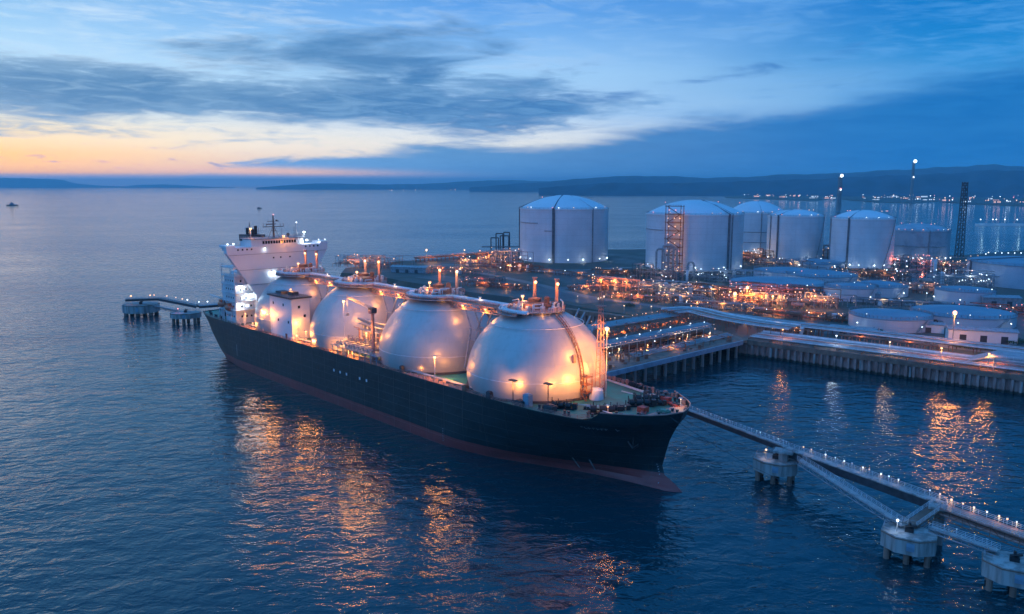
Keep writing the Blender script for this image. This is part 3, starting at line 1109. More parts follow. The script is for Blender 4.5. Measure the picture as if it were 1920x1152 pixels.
random.seed(5)
for a_ in ((24.8, -14.6, 0.5, 0.8), (36.6, -10.2, 0.75, 1.0), (39.0, -7.4, 0.75, 0.75), (41.6, 0.2, 0.8, 0.85), (39.6, 6.2, 0.8, 0.92), (44.0, 4.4, 0.8, 0.6), (24.5, 20.0, -0.3, 0.62), (31.0, -9.6, 0.7, 0.36),
           (-206, -14, 1.4, 0.9), (-214, -6, 0.2, 0.9), (-216, 8, 0.4, 0.9)):
    winch(*a_)
for (s_, t_) in ((22, -19.8), (31, -18.6), (38, -16.5), (45, -12.6), (49.5, -8.8), (53, -4), (53.6, 1.5), (50, 7.4), (47, 11.8), (39, 16), (30, 19.6), (-205, -20.4), (-213, -19.5), (-220, -17), (-198, -21), (-224, -10)):
    bo = MB()
    bo.box(s_ - 1.3, t_ - .5, deckz(s_) - .12, s_ + 1.3, t_ + .5, deckz(s_) + .05)
    for q in (-.8, .8):
        bo.tube((s_ + q, t_, deckz(s_) - .1), (s_ + q, t_, deckz(s_) + 1.2), 0.38, 8)
        bo.tube((s_ + q, t_, deckz(s_) + 1.1), (s_ + q, t_, deckz(s_) + 1.3), 0.5, 8)
    bo.build('mooring_bollard', 'dark', SHIP)
wl_ = MB()
for (a1, a2) in (((46.4, -3.6), (49.2, -8.2)), ((44.6, 9.6), (51.0, 6.0))):
    z = deckz(50)
    p1, p2 = Vector((a1[0], a1[1], z + .2)), Vector((a2[0], a2[1], z + .5))
    wl_.tube(p1, p2, 0.55, 8)
    wl_.tube(p1 + Vector((.6, .9, 0)), p2 + Vector((.6, .9, 0)), 0.3, 6)
    wl_.box(p1.x - 1.2, p1.y - 1.2, z, p1.x + 1.2, p1.y + 1.2, z + 1.5)
wl_.build('anchor_windlass', 'red', SHIP)
for (s_, t_, sx, sy, hz, m_) in ((16.5, -20.0, 1.2, .9, 3.6, 'blue_deck'), (14.5, -21, 1.6, 1.1, 1.5, 'dark'), (24.5, -18.8, 1.8, 1.2, 1.7, 'dark'), (2.5, -22.6, .9, .8, 2.2, 'dark'),
                                 (-9, -22.6, .8, .8, 2.0, 'rust'), (-44, -22.4, .6, .6, 2.4, 'dark'), (52, -1.5, 1.6, 1.2, 1.3, 'green'), (33, 16, 1.0, .8, 1.3, 'dark')):
    MB().box(-sx, -sy, 0, sx, sy, hz).box(-sx * .7, -sy * .7, hz, sx * .7, sy * .7, hz + .25).build('deck_locker', m_, SHIP, loc=(s_, t_, deckz(s_) - .1))
dp = MB()
for (a1, a2) in (((10, 21.2), (38, 15.5)), ((10, 20.4), (37, 14.6)), ((22, -12), (40, -6)), ((26, 12), (40, 9)), ((30, -9), (44, -12))):
    z = DZ + .6
    dp.tube((a1[0], a1[1], z), (a2[0], a2[1], z + (.9 if a2[0] > 39 else 0)), 0.18, 5)
dp.build('foredeck_pipes', 'white2', SHIP)
deck_lamp(41.0, -12.5, deckz(41), 2.2, 'lamp_o', 160, bulb=0.28, r=0.08)
deck_lamp(52.0, 6.5, deckz(52), 3.0, 'lamp_y', 220, bulb=0.2, r=0.08)
bd = MB()
pp_ = [(s_, hh) for s_, hh, z in deckline if s_ >= 50]
bd.prism([(s_ - .3, hh * .93) for s_, hh in pp_] + [(s_ - .3, -hh * .93) for s_, hh in reversed(pp_)][1:], deckz(55) - .1, deckz(55) + .5)
bd.build('bow_platform', 'pink', SHIP)
bd = MB()
for i in range(24):
    s_ = 10 + i * 2.0
    t_ = hb(LV[-1][1], s_) - 1.0
    if t_ < 1: continue
    bd.box(s_, t_ - .35, deckz(s_) - .1, s_ + .9, t_ + .25, deckz(s_) + .7 + .5 * (i % 3))
bd.build('port_side_fairleads', 'pink', SHIP)

# ---- accommodation and bridge
ac = MB()
ac.box(-190, -21.6, DZ, -178.2, 21.6, 42.6)
ac.box(-188, -16, 42.6, -178.3, 16, 51)
ac.box(-196, -15, DZ, -190, 15, 38)
house = ac.build('accommodation_block', 'white', SHIP)
fr = MB()
# front of the bridge: a V-shaped panel that widens to the wings
fr.prof([(-26, 56.2), (-26, 53.6), (-12.5, 33.0), (-12.5, DZ), (12.5, DZ), (12.5, 33.0), (26, 53.6), (26, 56.2)], -178.2, -175.4)
fr.build('bridge_front', 'white', SHIP)
for k, z in enumerate((38.2, 45.4, 52.6)):
    hwid = 12.5 + max(0, (z - 33.0)) * 13.5 / 20.6
    MB().box(-175.5, -hwid + .2, z, -175.15, hwid - .2, z + .22).build('deck_ledge', 'grey', SHIP)
for sg in (-1, 1):
    wg = MB()
    wg.box(-183, min(sg * 12, sg * 25), 54.6, -178.2, max(sg * 12, sg * 25), 56.2)
    wg.box(-183.2, min(sg * 22, sg * 26.1), 56.2, -175.3, max(sg * 22, sg * 26.1), 57.2)
    wg.build('bridge_wing', 'white', SHIP)
wh = MB()
wh.prism([(-186, -13.5), (-176.6, -13.5), (-175.0, -9), (-175.0, 9), (-176.6, 13.5), (-186, 13.5)], 56.2, 59.4)
wh = wh.build('wheelhouse', 'white', SHIP)
wn = Boxes()
for i in range(13):
    y = -8.6 + i * 1.35
    wn.box(-175.02, y, 57.3, -174.93, y + 1.0, 58.7)
for i in range(4):
    y = -21 + i * 2.2
    wn.box(-175.42, y, 54.7, -175.33, y + .8, 55.5)
    wn.box(-175.42, -y - .8, 54.7, -175.33, -y, 55.5)
for y in (-3.5, 0.2, 5.0):
    wn.box(-175.42, y, 50.2, -175.33, y + .7, 50.9)
windows(wn, 'window', 'glass', wh)
MB().prism([(-187, -14.2), (-175.8, -14.2), (-174.2, -9.3), (-174.2, 9.3), (-175.8, 14.2), (-187, 14.2)], 59.4, 59.8).build('roof', 'grey', wh)
MB().rail([(-187, -14, 59.8), (-175.9, -14, 59.8), (-174.4, -9.2, 59.8), (-174.4, 9.2, 59.8), (-175.9, 14, 59.8), (-187, 14, 59.8)], 1.2, 1.8, 0.07).build('roof_railing', 'grey', wh)
# open side decks on the starboard front corner
sd = MB()
for i, z in enumerate((26.5, 30.5, 34.5, 38.5, 42.5, 46.5)):
    sd.box(-190.5, -23, z, -175.8, -12.8, z + 0.35)
    sd.box(-190.5, 12.8, z, -175.8, 23, z + 0.35)
for y in (-22.7, -18.5, 18.5, 22.7):
    for x in (-190, -176.2):
        sd.tube((x, y, DZ), (x, y, 46.5), 0.18, 5)
sd.build('side_decks', 'white2', SHIP)
sr = MB()
for z in (26.85, 30.85, 34.85, 38.85, 42.85, 46.85):
    sr.rail([(-190.3, -22.8, z), (-176, -22.8, z), (-176, -13, z)], 1.1, 2.2, 0.06)
sr.build('side_deck_railing', 'white2', SHIP)
hw = Boxes()
for z in (23.0, 27.8, 31.8, 35.8, 39.8):
    for i in range(3):
        hw.box(-178.25, -19.3 + i * 2.3, z, -178.12, -18.5 + i * 2.3, z + .9)
    for i in range(4):
        hw.box(-188.5 + i * 2.4, -21.68, z, -187.6 + i * 2.4, -21.5, z + .9)
windows(hw, 'window', 'glass', house)
lw = Boxes()
for (y, z) in ((-16.8, 43.6), (-13.4, 43.9), (-18.6, 35.9), (-19.0, 31.6), (-14.6, 31.8), (-17, 27.6), (-15.5, 39.5)):
    lw.box(-178.28, y, z, -178.1, y + 1.7, z + 1.4)
windows(lw, 'lit_opening', 'lit_w', house)
for (s_, t_, z_, pw) in ((-176.6, -16.5, 45.6, 600), (-176.8, -19, 37.6, 520), (-176.6, -16, 33.4, 600), (-176.8, -20, 29.3, 480), (-177, -14, 41.4, 480)):
    deck_lamp(s_, t_, z_, 0.5, 'lamp_w', pw, bulb=0.32, r=0.07, name='side_deck_lamp')
en = MB()
en.box(-213, -13, DZ, -188, 13, 36)
en.box(-211, -9, 36, -190, 9, 42)
en.build('engine_casing', 'white', SHIP)
fn = MB()
fn.prism([(-209, -4.2), (-199, -4.2), (-198, -2.5), (-198, 2.5), (-199, 4.2), (-209, 4.2)], 42, 59.8)
fno = fn.build('funnel', 'white', SHIP)
ft = MB().prism([(-209.3, -4.5), (-198.8, -4.5), (-197.7, -2.6), (-197.7, 2.6), (-198.8, 4.5), (-209.3, 4.5)], 57.0, 60.2)
for (x, y, z) in ((-206, -1.5, 63.5), (-203, 1.5, 64.5), (-200.8, -1.0, 63)):
    ft.tube((x, y, 60), (x, y, z), 0.8, 8)
ft.build('funnel_top', 'black', fno)
# masts
mm_ = MB()
mx, my = -180.5, 0
mm_.tube((mx, my, 59.8), (mx, my, 70.5), 0.55, 8, 0.3)
mm_.tube((mx, -5.4, 65.0), (mx, 5.4, 65.0), 0.2, 5)
mm_.tube((mx, -3, 67.6), (mx, 3, 67.6), 0.15, 5)
mm_.box(mx - .3, -3.6, 66.0, mx + .3, 1.2, 66.45)
mm_.box(mx - .9, -.9, 63.0, mx + .9, .9, 63.2)
for y in (-5.2, -3.6, 3.6, 5.2):
    mm_.tube((mx, y, 65), (mx, y, 66.6), 0.12, 4)
mm_.tube((mx, -2.8, 59.8), (mx, -.3, 65), 0.12, 4)
mm_.tube((mx, 2.8, 59.8), (mx, .3, 65), 0.12, 4)
mm_.ball((mx, 1.8, 67.9), 0.5, 6, 4)
mmo = mm_.build('radar_mast', 'dark', SHIP)
MB().ball((mx + .5, 0, 70.8), 0.28, 6, 4).build('bulb', 'lamp_r', mmo)
m2 = MB()
m2.tube((-184, -10.5, 59.8), (-184, -10.5, 67.5), 0.3, 6, .12)
m2.tube((-184, -11.6, 65.5), (-184, -9.4, 65.5), 0.12, 4)
for (x, y, hh) in ((-179, 10, 5), (-182, 12.6, 7), (-177, -11.5, 3.5), (-184, 6, 4), (-183, -6.5, 5)):
    m2.tube((x, y, 59.8), (x, y, 59.8 + hh), 0.09, 4)
m2.ball((-179.5, 7, 61), 0.9, 8, 5); m2.tube((-179.5, 7, 59.8), (-179.5, 7, 60.4), .3, 6)
m2.ball((-179, -6.6, 60.8), 0.7, 8, 5)
m2.build('antenna_masts', 'dark', SHIP)
deck_lamp(-183.4, -10.3, 59.8, 4.6, 'lamp_o', 1000, bulb=0.55, r=0.1, name='roof_lamp')
deck_lamp(-174.9, 2.2, 59.8, 1.0, 'lamp_o', 2500, bulb=0.7, r=0.08, name='roof_lamp', lr=0.7)
deck_lamp(-176.5, 14.0, 59.8, 2.4, 'lamp_w', 1000, bulb=0.65, r=0.08, name='roof_lamp')
deck_lamp(-175.9, 15.0, 57.4, 0.9, 'lamp_w', 1200, bulb=0.6, r=0.08, name='roof_lamp')
deck_lamp(-180.5, 12.2, 59.8, 7.0, 'lamp_w', 0, bulb=0.35, r=0.07, name='roof_lamp')
for t_ in (-25.2, -22.4):
    deck_lamp(-175.9, t_, 57.2, 0.9, 'lamp_w', 260, bulb=0.42, r=0.07, name='wing_lamp')
for t_ in (21.5, 25):
    deck_lamp(-175.9, t_, 57.2, 0.9, 'lamp_w', 160, bulb=0.25, r=0.07, name='wing_lamp')
deck_lamp(-174.9, -7.6, 55.0, 0.4, 'lamp_w', 90, bulb=0.4, r=0.07, name='wing_lamp')
deck_lamp(-174.8, -4.6, 43.5, 0.5, 'lamp_w', 500, bulb=0.5, r=0.07, name='front_lamp')
deck_lamp(-174.8, -2.8, 43.6, 0.5, 'lamp_w', 300, bulb=0.5, r=0.07, name='front_lamp')
light(SHIP, (-171.0, 3, 57.5), 500, OR, 0.5)
# lifeboats on davits
for (s_, dz_) in ((-184.5, 0.6), (-192.5, 1.6)):
    lb = MB().ball((0, 0, 0), 1.0, 12, 8, (4.0, 1.7, 1.6)).box(-1.6, -1.0, 1.2, 1.2, 1.0, 2.2)
    lbo = lb.build('lifeboat', 'orange', SHIP, smooth=True, loc=(s_, -22.2, 26.6 + dz_))
    dv = MB()
    for x in (-2.6, 2.6):
        dv.tube((x, 0.9, -6.6 - dz_), (x, 1.6, 2.2), 0.25, 5)
        dv.tube((x, 1.6, 2.2), (x, -0.6, 2.9), 0.22, 5)
        dv.tube((x, -0.4, -6.6 - dz_), (x, -0.4, -2.2), 0.22, 5)
    dv.tube((-3, -0.4, -2.2), (3, -0.4, -2.2), .2, 5)
    dv.build('davit', 'white2', lbo)
ph = MB()
for (x, y, hh) in ((-197, -20, 3.5), (-201, -19, 5), (-195, -17.5, 6), (-170.5, -21.5, 4.5), (-174, -22, 3)):
    ph.tube((x, y, DZ), (x, y, DZ + hh), .3, 6); ph.tube((x, y, DZ + hh), (x + 1.5, y, DZ + hh + .4), .2, 5)
ph.tube((-199, -20, DZ + 10), (-208, -21.5, DZ + 11), .25, 5); ph.tube((-199, -20, DZ), (-199, -20, DZ + 10.3), .4, 6)
ph.build('stores_crane', 'white2', SHIP)

# ------------------------------------------------------------------ land
LZ = 8.0
q0, q1 = Vector((114, 397, 0)), Vector((209, 317, 0))
qd = (q1 - q0).normalized()
qend = q0 + qd * 330
nq = Vector((-qd.y, qd.x, 0))            # inland
land_px = [(1290, 606), (1225, 596), (1120, 582), (1050, 568), (960, 558), (860, 545), (760, 528), (690, 515), (640, 512)]
back_px = [(648, 503), (700, 496), (745, 490), (840, 484), (940, 473), (1000, 468), (1180, 468), (1300, 466), (1430, 459), (1560, 460), (1650, 466), (1720, 470), (1790, 480)]
poly = [qend, q0 + Vector((0, 0, 0))] + [P(x, y, LZ) for x, y in land_px] + [P(x, y, LZ) for x, y in back_px]
poly += [Vector((700, 1010, 0)), Vector((900, 1010, 0)), Vector((1000, 700, 0)), Vector((700, 200, 0))]
cen = Vector((260, 560, 0))
gb = MB()
n = len(poly)
top_ = [(p.x, p.y, LZ) for p in poly]
bot = []
for p in poly:
    dv_ = (Vector((p.x, p.y, 0)) - cen).normalized()
    bot.append((p.x + dv_.x * 5, p.y + dv_.y * 5, -3))
bot[0] = (poly[0].x + nq.x * 3, poly[0].y + nq.y * 3, -3); bot[1] = (poly[1].x + nq.x * 3 + 2, poly[1].y + nq.y * 3, -3)
import bmesh
bmm = bmesh.new()
tv = [bmm.verts.new(p) for p in top_]
bv = [bmm.verts.new(p) for p in bot]
f0 = bmm.faces.new(tv)
for i in range(n):
    bmm.faces.new((tv[i], tv[(i + 1) % n], bv[(i + 1) % n], bv[i]))
bmesh.ops.triangulate(bmm, faces=[f0])
bmesh.ops.recalc_face_normals(bmm, faces=bmm.faces)
me = bpy.data.meshes.new('ground'); bmm.to_mesh(me); bmm.free()


def ground_mat():
    m = bpy.data.materials.new('yard_ground')
    m.use_nodes = True
    N = NT(m.node_tree)
    b = N.n['Principled BSDF']
    t = N.new('ShaderNodeTexCoord').outputs['Object']
    a_ = N.noise(N.mapping(t, (1, 0.8, 1), rot=(0, 0, .7)), 0.012, 5, 0.6, 0.6)
    c_ = N.noise(t, 0.09, 5, 0.65)
    c = N.ramp(a_, [(0.30, (0.030, 0.034, 0.036, 1)), (0.42, (0.055, 0.055, 0.050, 1)), (0.50, (0.034, 0.050, 0.034, 1)), (0.58, (0.085, 0.075, 0.06, 1)), (0.72, (0.05, 0.052, 0.06, 1))])
    c = N.mix(N.m('MULTIPLY', N.maprange(c_, 0.4, 0.7), 0.5), c, (0.11, 0.10, 0.09, 1))
    N.put(b.inputs['Base Color'], c)
    N.put(b.inputs['Roughness'], N.maprange(a_, 0.3, 0.6, 0.5, 0.85))
    return m


M['ground'] = ground_mat()
me.materials.append(M['ground'])
g = bpy.data.objects.new('ground', me)
col.objects.link(g)
struct(g)


def strip(name, pts, wd, z, m, kind=True):
    """flat ribbon through world points"""
    s_ = MB()
    a_, b_ = [], []
    pts = [Vector((p[0], p[1], 0)) for p in pts]
    for i, p in enumerate(pts):
        d_ = (pts[min(i + 1, len(pts) - 1)] - pts[max(i - 1, 0)]).normalized()
        nn = Vector((-d_.y, d_.x, 0)) * wd / 2
        a_.append((p.x + nn.x, p.y + nn.y, z)); b_.append((p.x - nn.x, p.y - nn.y, z))
    s_.grid([a_, b_])
    o = s_.build(name, m, fix=False)
    if kind: struct(o)
    return o


def curve(pts, n=8):
    """Catmull-Rom through world points"""
    pts = [Vector(p) for p in pts]
    q = [pts[0]] + pts + [pts[-1]]
    o = []
    for i in range(1, len(q) - 2):
        for k in range(n):
            t = k / n
            a_, b_, c_, d_ = q[i - 1], q[i], q[i + 1], q[i + 2]
            o.append(0.5 * ((2 * b_) + (c_ - a_) * t + (2 * a_ - 5 * b_ + 4 * c_ - d_) * t * t + (3 * b_ - a_ - 3 * c_ + d_) * t ** 3))
    o.append(pts[-1])
    return o


def PP(lst, z=LZ):
    return [P(x, y, z) for x, y in lst]


strip('road', curve(PP([(900, 512), (1000, 532), (1100, 556), (1200, 570), (1290, 583)])), 8, LZ + .02, 'road')
strip('road', curve(PP([(760, 500), (860, 497), (960, 500), (1060, 507), (1150, 503), (1230, 500)])), 9, LZ + .024, 'road')
strip('road', curve([q0 + nq * 48 + qd * 20, q0 + nq * 47 + qd * 120, q0 + nq * 46 + qd * 320]), 9, LZ + .02, 'road')
strip('road', curve(PP([(1560, 528), (1640, 518), (1700, 507), (1760, 501), (1830, 490), (1900, 480)])), 10, LZ + .028, 'road')
strip('paved_yard', curve(PP([(800, 518), (880, 528), (960, 536), (1040, 552), (1120, 567)])), 26, LZ + .012, 'asph')
strip('paved_yard', curve(PP([(1020, 545), (1080, 540), (1160, 552), (1240, 563)])), 14, LZ + .016, 'asph')
# tidal basin behind the yard
bs_ = MB()
pts = PP([(1585, 536), (1640, 524), (1700, 512), (1770, 504), (1830, 497), (1835, 512), (1760, 522), (1700, 532), (1640, 541)])
bs_.prism([(p.x, p.y) for p in pts], LZ - .5, LZ + .03)
struct(bs_.build('basin_water', 'water'))

# ------------------------------------------------------------------ sheet-pile quay walls
def quay(label, a_, b_, inland, z1=6.0, zc=8.35, name='quay_wall'):
    root = empty(name, (a_.x, a_.y, 0), 0, label, 'quay wall')
    L = (b_ - a_).length
    d_ = (b_ - a_).normalized()
    prof_ = []
    s_ = 0.0
    per = 3.1
    while s_ < L:
        for ds, off in ((0, 0), (1.1, 0), (1.3, 1.5), (2.3, 1.5), (2.6, 0)):
            if s_ + ds <= L:
                prof_.append(d_ * (s_ + ds) - inland * (off - 0.4))
        s_ += per
    w_ = MB()
    w_.grid([[(p.x, p.y, -3) for p in prof_], [(p.x, p.y, 1.4) for p in prof_], [(p.x, p.y, z1) for p in prof_]])
    w_.build('sheet_piles', 'piles', root, fix=False)
    cp = MB()
    c0, c1 = -inland * 1.1, inland * 3.5
    cp.obox(d_ * L / 2 + inland * 1.2 + Vector((0, 0, (z1 + zc) / 2)), d_ * L / 2, inland * 2.4, (0, 0, (zc - z1) / 2))
    cp.build('capping_beam', 'conc_d', root)
    return root, d_, L


def pile_mat():
    m = bpy.data.materials.new('rusty_sheet_piles')
    m.use_nodes = True
    N = NT(m.node_tree)
    b = N.n['Principled BSDF']
    t = N.new('ShaderNodeTexCoord').outputs['Object']
    sp = N.new('ShaderNodeSeparateXYZ'); N.l.new(t, sp.inputs[0])
    n = N.noise(N.mapping(t, (1, 1, .25)), 0.5, 5, .65)
    c = N.mix(N.maprange(n, .35, .65), (0.24, 0.11, 0.085, 1), (0.40, 0.27, 0.24, 1))
    zz = N.m('ADD', sp.outputs[2], N.m('MULTIPLY', n, 1.4))
    c = N.mix(N.maprange(zz, 2.4, 1.4), c, (0.02, 0.025, 0.02, 1))
    N.put(b.inputs['Base Color'], c)
    b.inputs['Roughness'].default_value = 0.7
    return m


M['piles'] = pile_mat()
qroot, _, _ = quay('long rust-stained sheet-pile quay wall under the bundle of bright pipes', q0, qend, nq)
fd = MB()
for i in range(14):
    c = qd * (18 + i * 21) - nq * 0.9
    fd.tube(c + Vector((0, 0, 1.2)), c + Vector((0, 0, 5.6)), 0.45, 8)
fd.build('ladder_fenders', 'conc', qroot)
a_, b_ = P(1020, 578, 7), P(1285, 612, 7)
a_.z = b_.z = 0
dd = (b_ - a_).normalized()
quay('far sheet-pile wall in the gap between the foremost tank cover and the jetty', a_, b_, Vector((-dd.y, dd.x, 0)))

# ------------------------------------------------------------------ jetty platform
JZ = 8.6
jn = [P(1125, 703, JZ), P(1392, 640, JZ)]
jf = [P(1040, 622, JZ), P(1262, 588, JZ)]
JT = empty('jetty', (jn[0].x, jn[0].y, 0), 0, 'piled jetty loaded with pipes between the ship bow and the quay corner', 'jetty')
o0 = Vector((jn[0].x, jn[0].y, 0))


def jl(u, v, z=0.0):
    """u along jetty (0 ship .. 1 quay), v across (0 near .. 1 far), local"""
    a = jn[0].lerp(jn[1], u); b = jf[0].lerp(jf[1], u)
    p = a.lerp(b, v)
    return Vector((p.x, p.y, z)) - o0


def jslab(u0, v0, u1, v1, z0, z1, mb):
    mb.prism([tuple(jl(u0, v0)[:2]), tuple(jl(u1, v0)[:2]), tuple(jl(u1, v1)[:2]), tuple(jl(u0, v1)[:2])], z0, z1)


jd = MB()
jslab(0, 0, 1.04, 0.26, JZ - 1.3, JZ, jd)
jslab(0, 0.38, 1.04, 0.56, JZ - 1.3, JZ + .003, jd)
jslab(0, 0.74, 1.04, 1.0, JZ - 1.3, JZ + .002, jd)
jslab(0.02, 0.26, 0.16, 1.0, JZ - 1.2, JZ - .05, jd)
jslab(0.9, 0.26, 1.02, 1.0, JZ - 1.2, JZ - .05, jd)
jd.build('deck_slab', 'conc_d', JT)
je = MB()
jslab(-0.001, -0.012, 1.0, -0.001, JZ - 1.6, JZ + .5, je)
je.build('edge_beam', 'blue_deck', JT)
random.seed(21)
for i in range(15):
    u = 0.02 + i * 0.068
    for v in ((0.03, 0.2, 0.5, 0.95) if i % 2 else (0.03, 0.47)):
        p = jl(u, v)
        pm = MB().tube((0, 0, -3), (0, 0, JZ - 1.3), 0.75, 10)
        if v == 0.03: pm.tube((0, 0, JZ - 2.2), (0, 0, JZ - 1.3), 1.1, 10)
        pm.build('pile', 'conc', JT, loc=(p.x, p.y, 0))
bl = MB()
jslab(0.06, 0.285, 0.93, 0.40, JZ + 3.4, JZ + 4.1, bl)
for i in range(16):
    p = jl(0.07 + i * .057, 0.30); bl.tube((p.x, p.y, JZ - 1), (p.x, p.y, JZ + 3.4), .25, 6)
    p = jl(0.07 + i * .057, 0.39); bl.tube((p.x, p.y, JZ - 1), (p.x, p.y, JZ + 3.4), .25, 6)
bl.build('covered_pipeway', 'blue_deck', JT)
jp = MB()
for i in range(7):
    v = 0.425 + i * 0.02
    jp.tube(jl(0.05, v, JZ + 1.3), jl(1.0, v, JZ + 1.3), 0.42, 8)
for i in range(6):
    v = 0.80 + i * 0.025
    jp.tube(jl(0.03, v, JZ + 2.2), jl(1.0, v, JZ + 2.2), 0.45, 8)
for i in range(4):
    v = 0.30 + i * 0.025
    jp.tube(jl(0.07, v, JZ + 4.7), jl(0.93, v, JZ + 4.7), 0.40, 8)
for i in range(3):
    v = 0.12 + i * 0.03
    jp.tube(jl(0.25, v, JZ + 1.0), jl(1.0, v, JZ + 1.0), 0.35, 8)
jp.build('pipes', 'pipe', JT)
jp2 = MB()
for i in range(5):
    jp2.tube(jl(0.04, 0.435 + i * 0.028, JZ + 2.4), jl(1.0, 0.435 + i * 0.028, JZ + 2.4), 0.34, 8)
for i in range(5):
    jp2.tube(jl(0.03, 0.60 + i * 0.028, JZ - .3), jl(1.0, 0.60 + i * 0.028, JZ - .3), 0.4, 8)
for i in range(30):
    p = jl(0.04 + i * .032, 0.50, 0); q = jl(0.04 + i * .032, 0.72, 0)
    jp2.tube((p.x, p.y, JZ - .8), (q.x, q.y, JZ - .8), .3, 5)
    jp2.tube((p.x, p.y, JZ), (p.x, p.y, JZ + 2.4), .2, 5)
jp2.build('brown_pipes', 'rust', JT)
jr = MB()
for v, z in ((0.005, JZ), (0.25, JZ), (0.41, JZ + 4.1), (0.56, JZ), (0.99, JZ), (0.75, JZ)):
    jr.rail([jl(0.0, v, z), jl(1.0, v, z)], 1.2, 3.0, 0.07, 2)
jr.build('railing', 'pink', JT)
je = MB()
random.seed(8)
for i in range(190):
    u, v = random.uniform(0.03, 0.98), random.choice([random.uniform(0.03, 0.22), random.uniform(0.6, .73), random.uniform(0.58, 0.98)])
    p = jl(u, v, JZ)
    hh = random.uniform(0.8, 3.2)
    if i % 3 == 0:
        je.box(p.x - .7, p.y - .7, JZ, p.x + .7, p.y + .7, JZ + hh * .7)
    else:
        je.tube(p, p + Vector((0, 0, hh)), random.uniform(.15, .35), 6)
        je.tube(p + Vector((0, 0, hh)), p + Vector((random.uniform(-3, 3), random.uniform(-3, 3), hh)), .16, 5)
je.build('valve_gear', 'rust', JT)
# loading arms at the ship end
la = MB()
for i in range(5):
    p = jl(0.03, 0.15 + i * 0.12, JZ)
    la.tube(p, p + Vector((0, 0, 11)), .6, 8)
    la.tube(p + Vector((0, 0, 11)), p + Vector((3, 4, 17)), .4, 8)
    la.tube(p + Vector((3, 4, 17)), p + Vector((-3, 0, 6)), .35, 8)
la.build('loading_arms', 'grey', JT)


def jlamp(u, v, z, hgt, m, power=0, b=0.26):
    u += random.uniform(-.018, .018)
    b *= random.uniform(.55, 1.2)
    if random.random() < .12: return
    if m == 'lamp_y' and random.random() < .35: m = 'lamp_o'
    p = jl(u, v, z)
    o = MB().tube((0, 0, 0), (0, 0, hgt), .07, 5).box(-.25, -.2, hgt, .25, .2, hgt + .12).build('jetty_lamp', 'grey', JT, loc=p)
    MB().ball((0, 0, hgt - b * .7), b, 6, 4).build('bulb', m, o)
    if power: light(JT, p + Vector((0, 0, hgt - 1.0)), power, HUE[m], .3)


for i in range(24): jlamp(0.04 + i * .04, 0.28, JZ + 3.9, 1.0, 'lamp_y', 0, .2)
for i in range(20): jlamp(0.05 + i * .047, 0.985, JZ, 3.0, 'lamp_y', 120 if i % 4 == 1 else 0, .24)
for i in range(11): jlamp(0.08 + i * .08, 0.335 + .03 * (i % 2), JZ + 4.7, 1.3, 'lamp_w', 60 if i % 3 == 0 else 0, .28)
for i in range(12): jlamp(0.06 + i * .08, 0.14 + .05 * (i % 3), JZ, 3.5, ['lamp_y', 'lamp_w', 'lamp_y', 'lamp_o'][i % 4], 1500 if i % 2 == 0 else 0, .28)
for i in range(12): jlamp(0.06 + i * .08, 0.62 + .05 * (i % 2), JZ, 2.5, 'lamp_o', 2600 if i % 2 == 0 else 0, .22)

# ------------------------------------------------------------------ pipe racks on the quay
def rack(label, line, z, npipe, gap, r, every=9, m='pipe', extra=None, name='pipe_rack', legm='rust'):
    a0 = line[0]
    root = empty(name, (a0.x, a0.y, LZ), 0, label, 'pipe rack')
    pts = [Vector((p.x - a0.x, p.y - a0.y, 0)) for p in line]
    for i in range(npipe):
        off = (i - (npipe - 1) / 2) * gap * (1.0 + .06 * math.sin(i * 2.1))
        pl_ = []
        for j, p in enumerate(pts):
            d_ = (pts[min(j + 1, len(pts) - 1)] - pts[max(j - 1, 0)]).normalized()
            nn = Vector((-d_.y, d_.x, 0))
            pl_.append(p + nn * off + Vector((0, 0, z - LZ)))
        rr_ = r * (1.0 + .35 * ((i * 7) % 3 - 1))
        MB().path(pl_, rr_, 8).build('pipe', ['white2', m, 'pink', 'white2', m, 'white2', 'pink'][i % 7] if m == 'pipe' else m, root, smooth=True)
    lg_ = MB()
    wd = npipe * gap / 2 + .4
    for j in range(len(pts) - 1):
        L = (pts[j + 1] - pts[j]).length
        d_ = (pts[j + 1] - pts[j]).normalized()
        nn = Vector((-d_.y, d_.x, 0))
        k = max(1, int(L / every))
        for q in range(k):
            c = pts[j] + d_ * (L * q / k)
            lg_.obox(c + Vector((0, 0, z - LZ - r * 1.4 - .2)), d_ * .2, nn * wd, (0, 0, .2))
            for sg in (-1, 0, 1):
                lg_.tube(c + nn * wd * sg * .95, c + nn * wd * sg * .95 + Vector((0, 0, z - LZ - r * 1.4)), .18, 5)
    lg_.build('rack_frame', legm, root)
    return root


def ql(s_, t_):
    return q0 + qd * s_ + nq * t_


rack('wide low rack of parallel silver pipes running right along the quay edge', [ql(6, 11), ql(60, 11), ql(98, 11), ql(330, 12)], 10.0, 7, 3.3, .52)
rack('upper band of pale pipes set back from the quay edge, behind the low rack', [P(1262, 585, 11), P(1330, 592, 11), ql(14, 36), ql(60, 36), ql(130, 34), ql(330, 32)], 12.5, 5, 2.8, .5)
rack('short rack of bent pipes fanning out where the jetty meets the land', curve([P(1255, 590, 11), P(1300, 588, 11), P(1350, 600, 11), P(1420, 613, 11), P(1490, 622, 11)], 4), 13.2, 6, 3.2, .5)
rack('thin brown pipe rack behind the two quay pipe racks', [ql(20, 56), ql(120, 54), ql(330, 50)], 10.0, 4, 1.9, .35, m='rust')
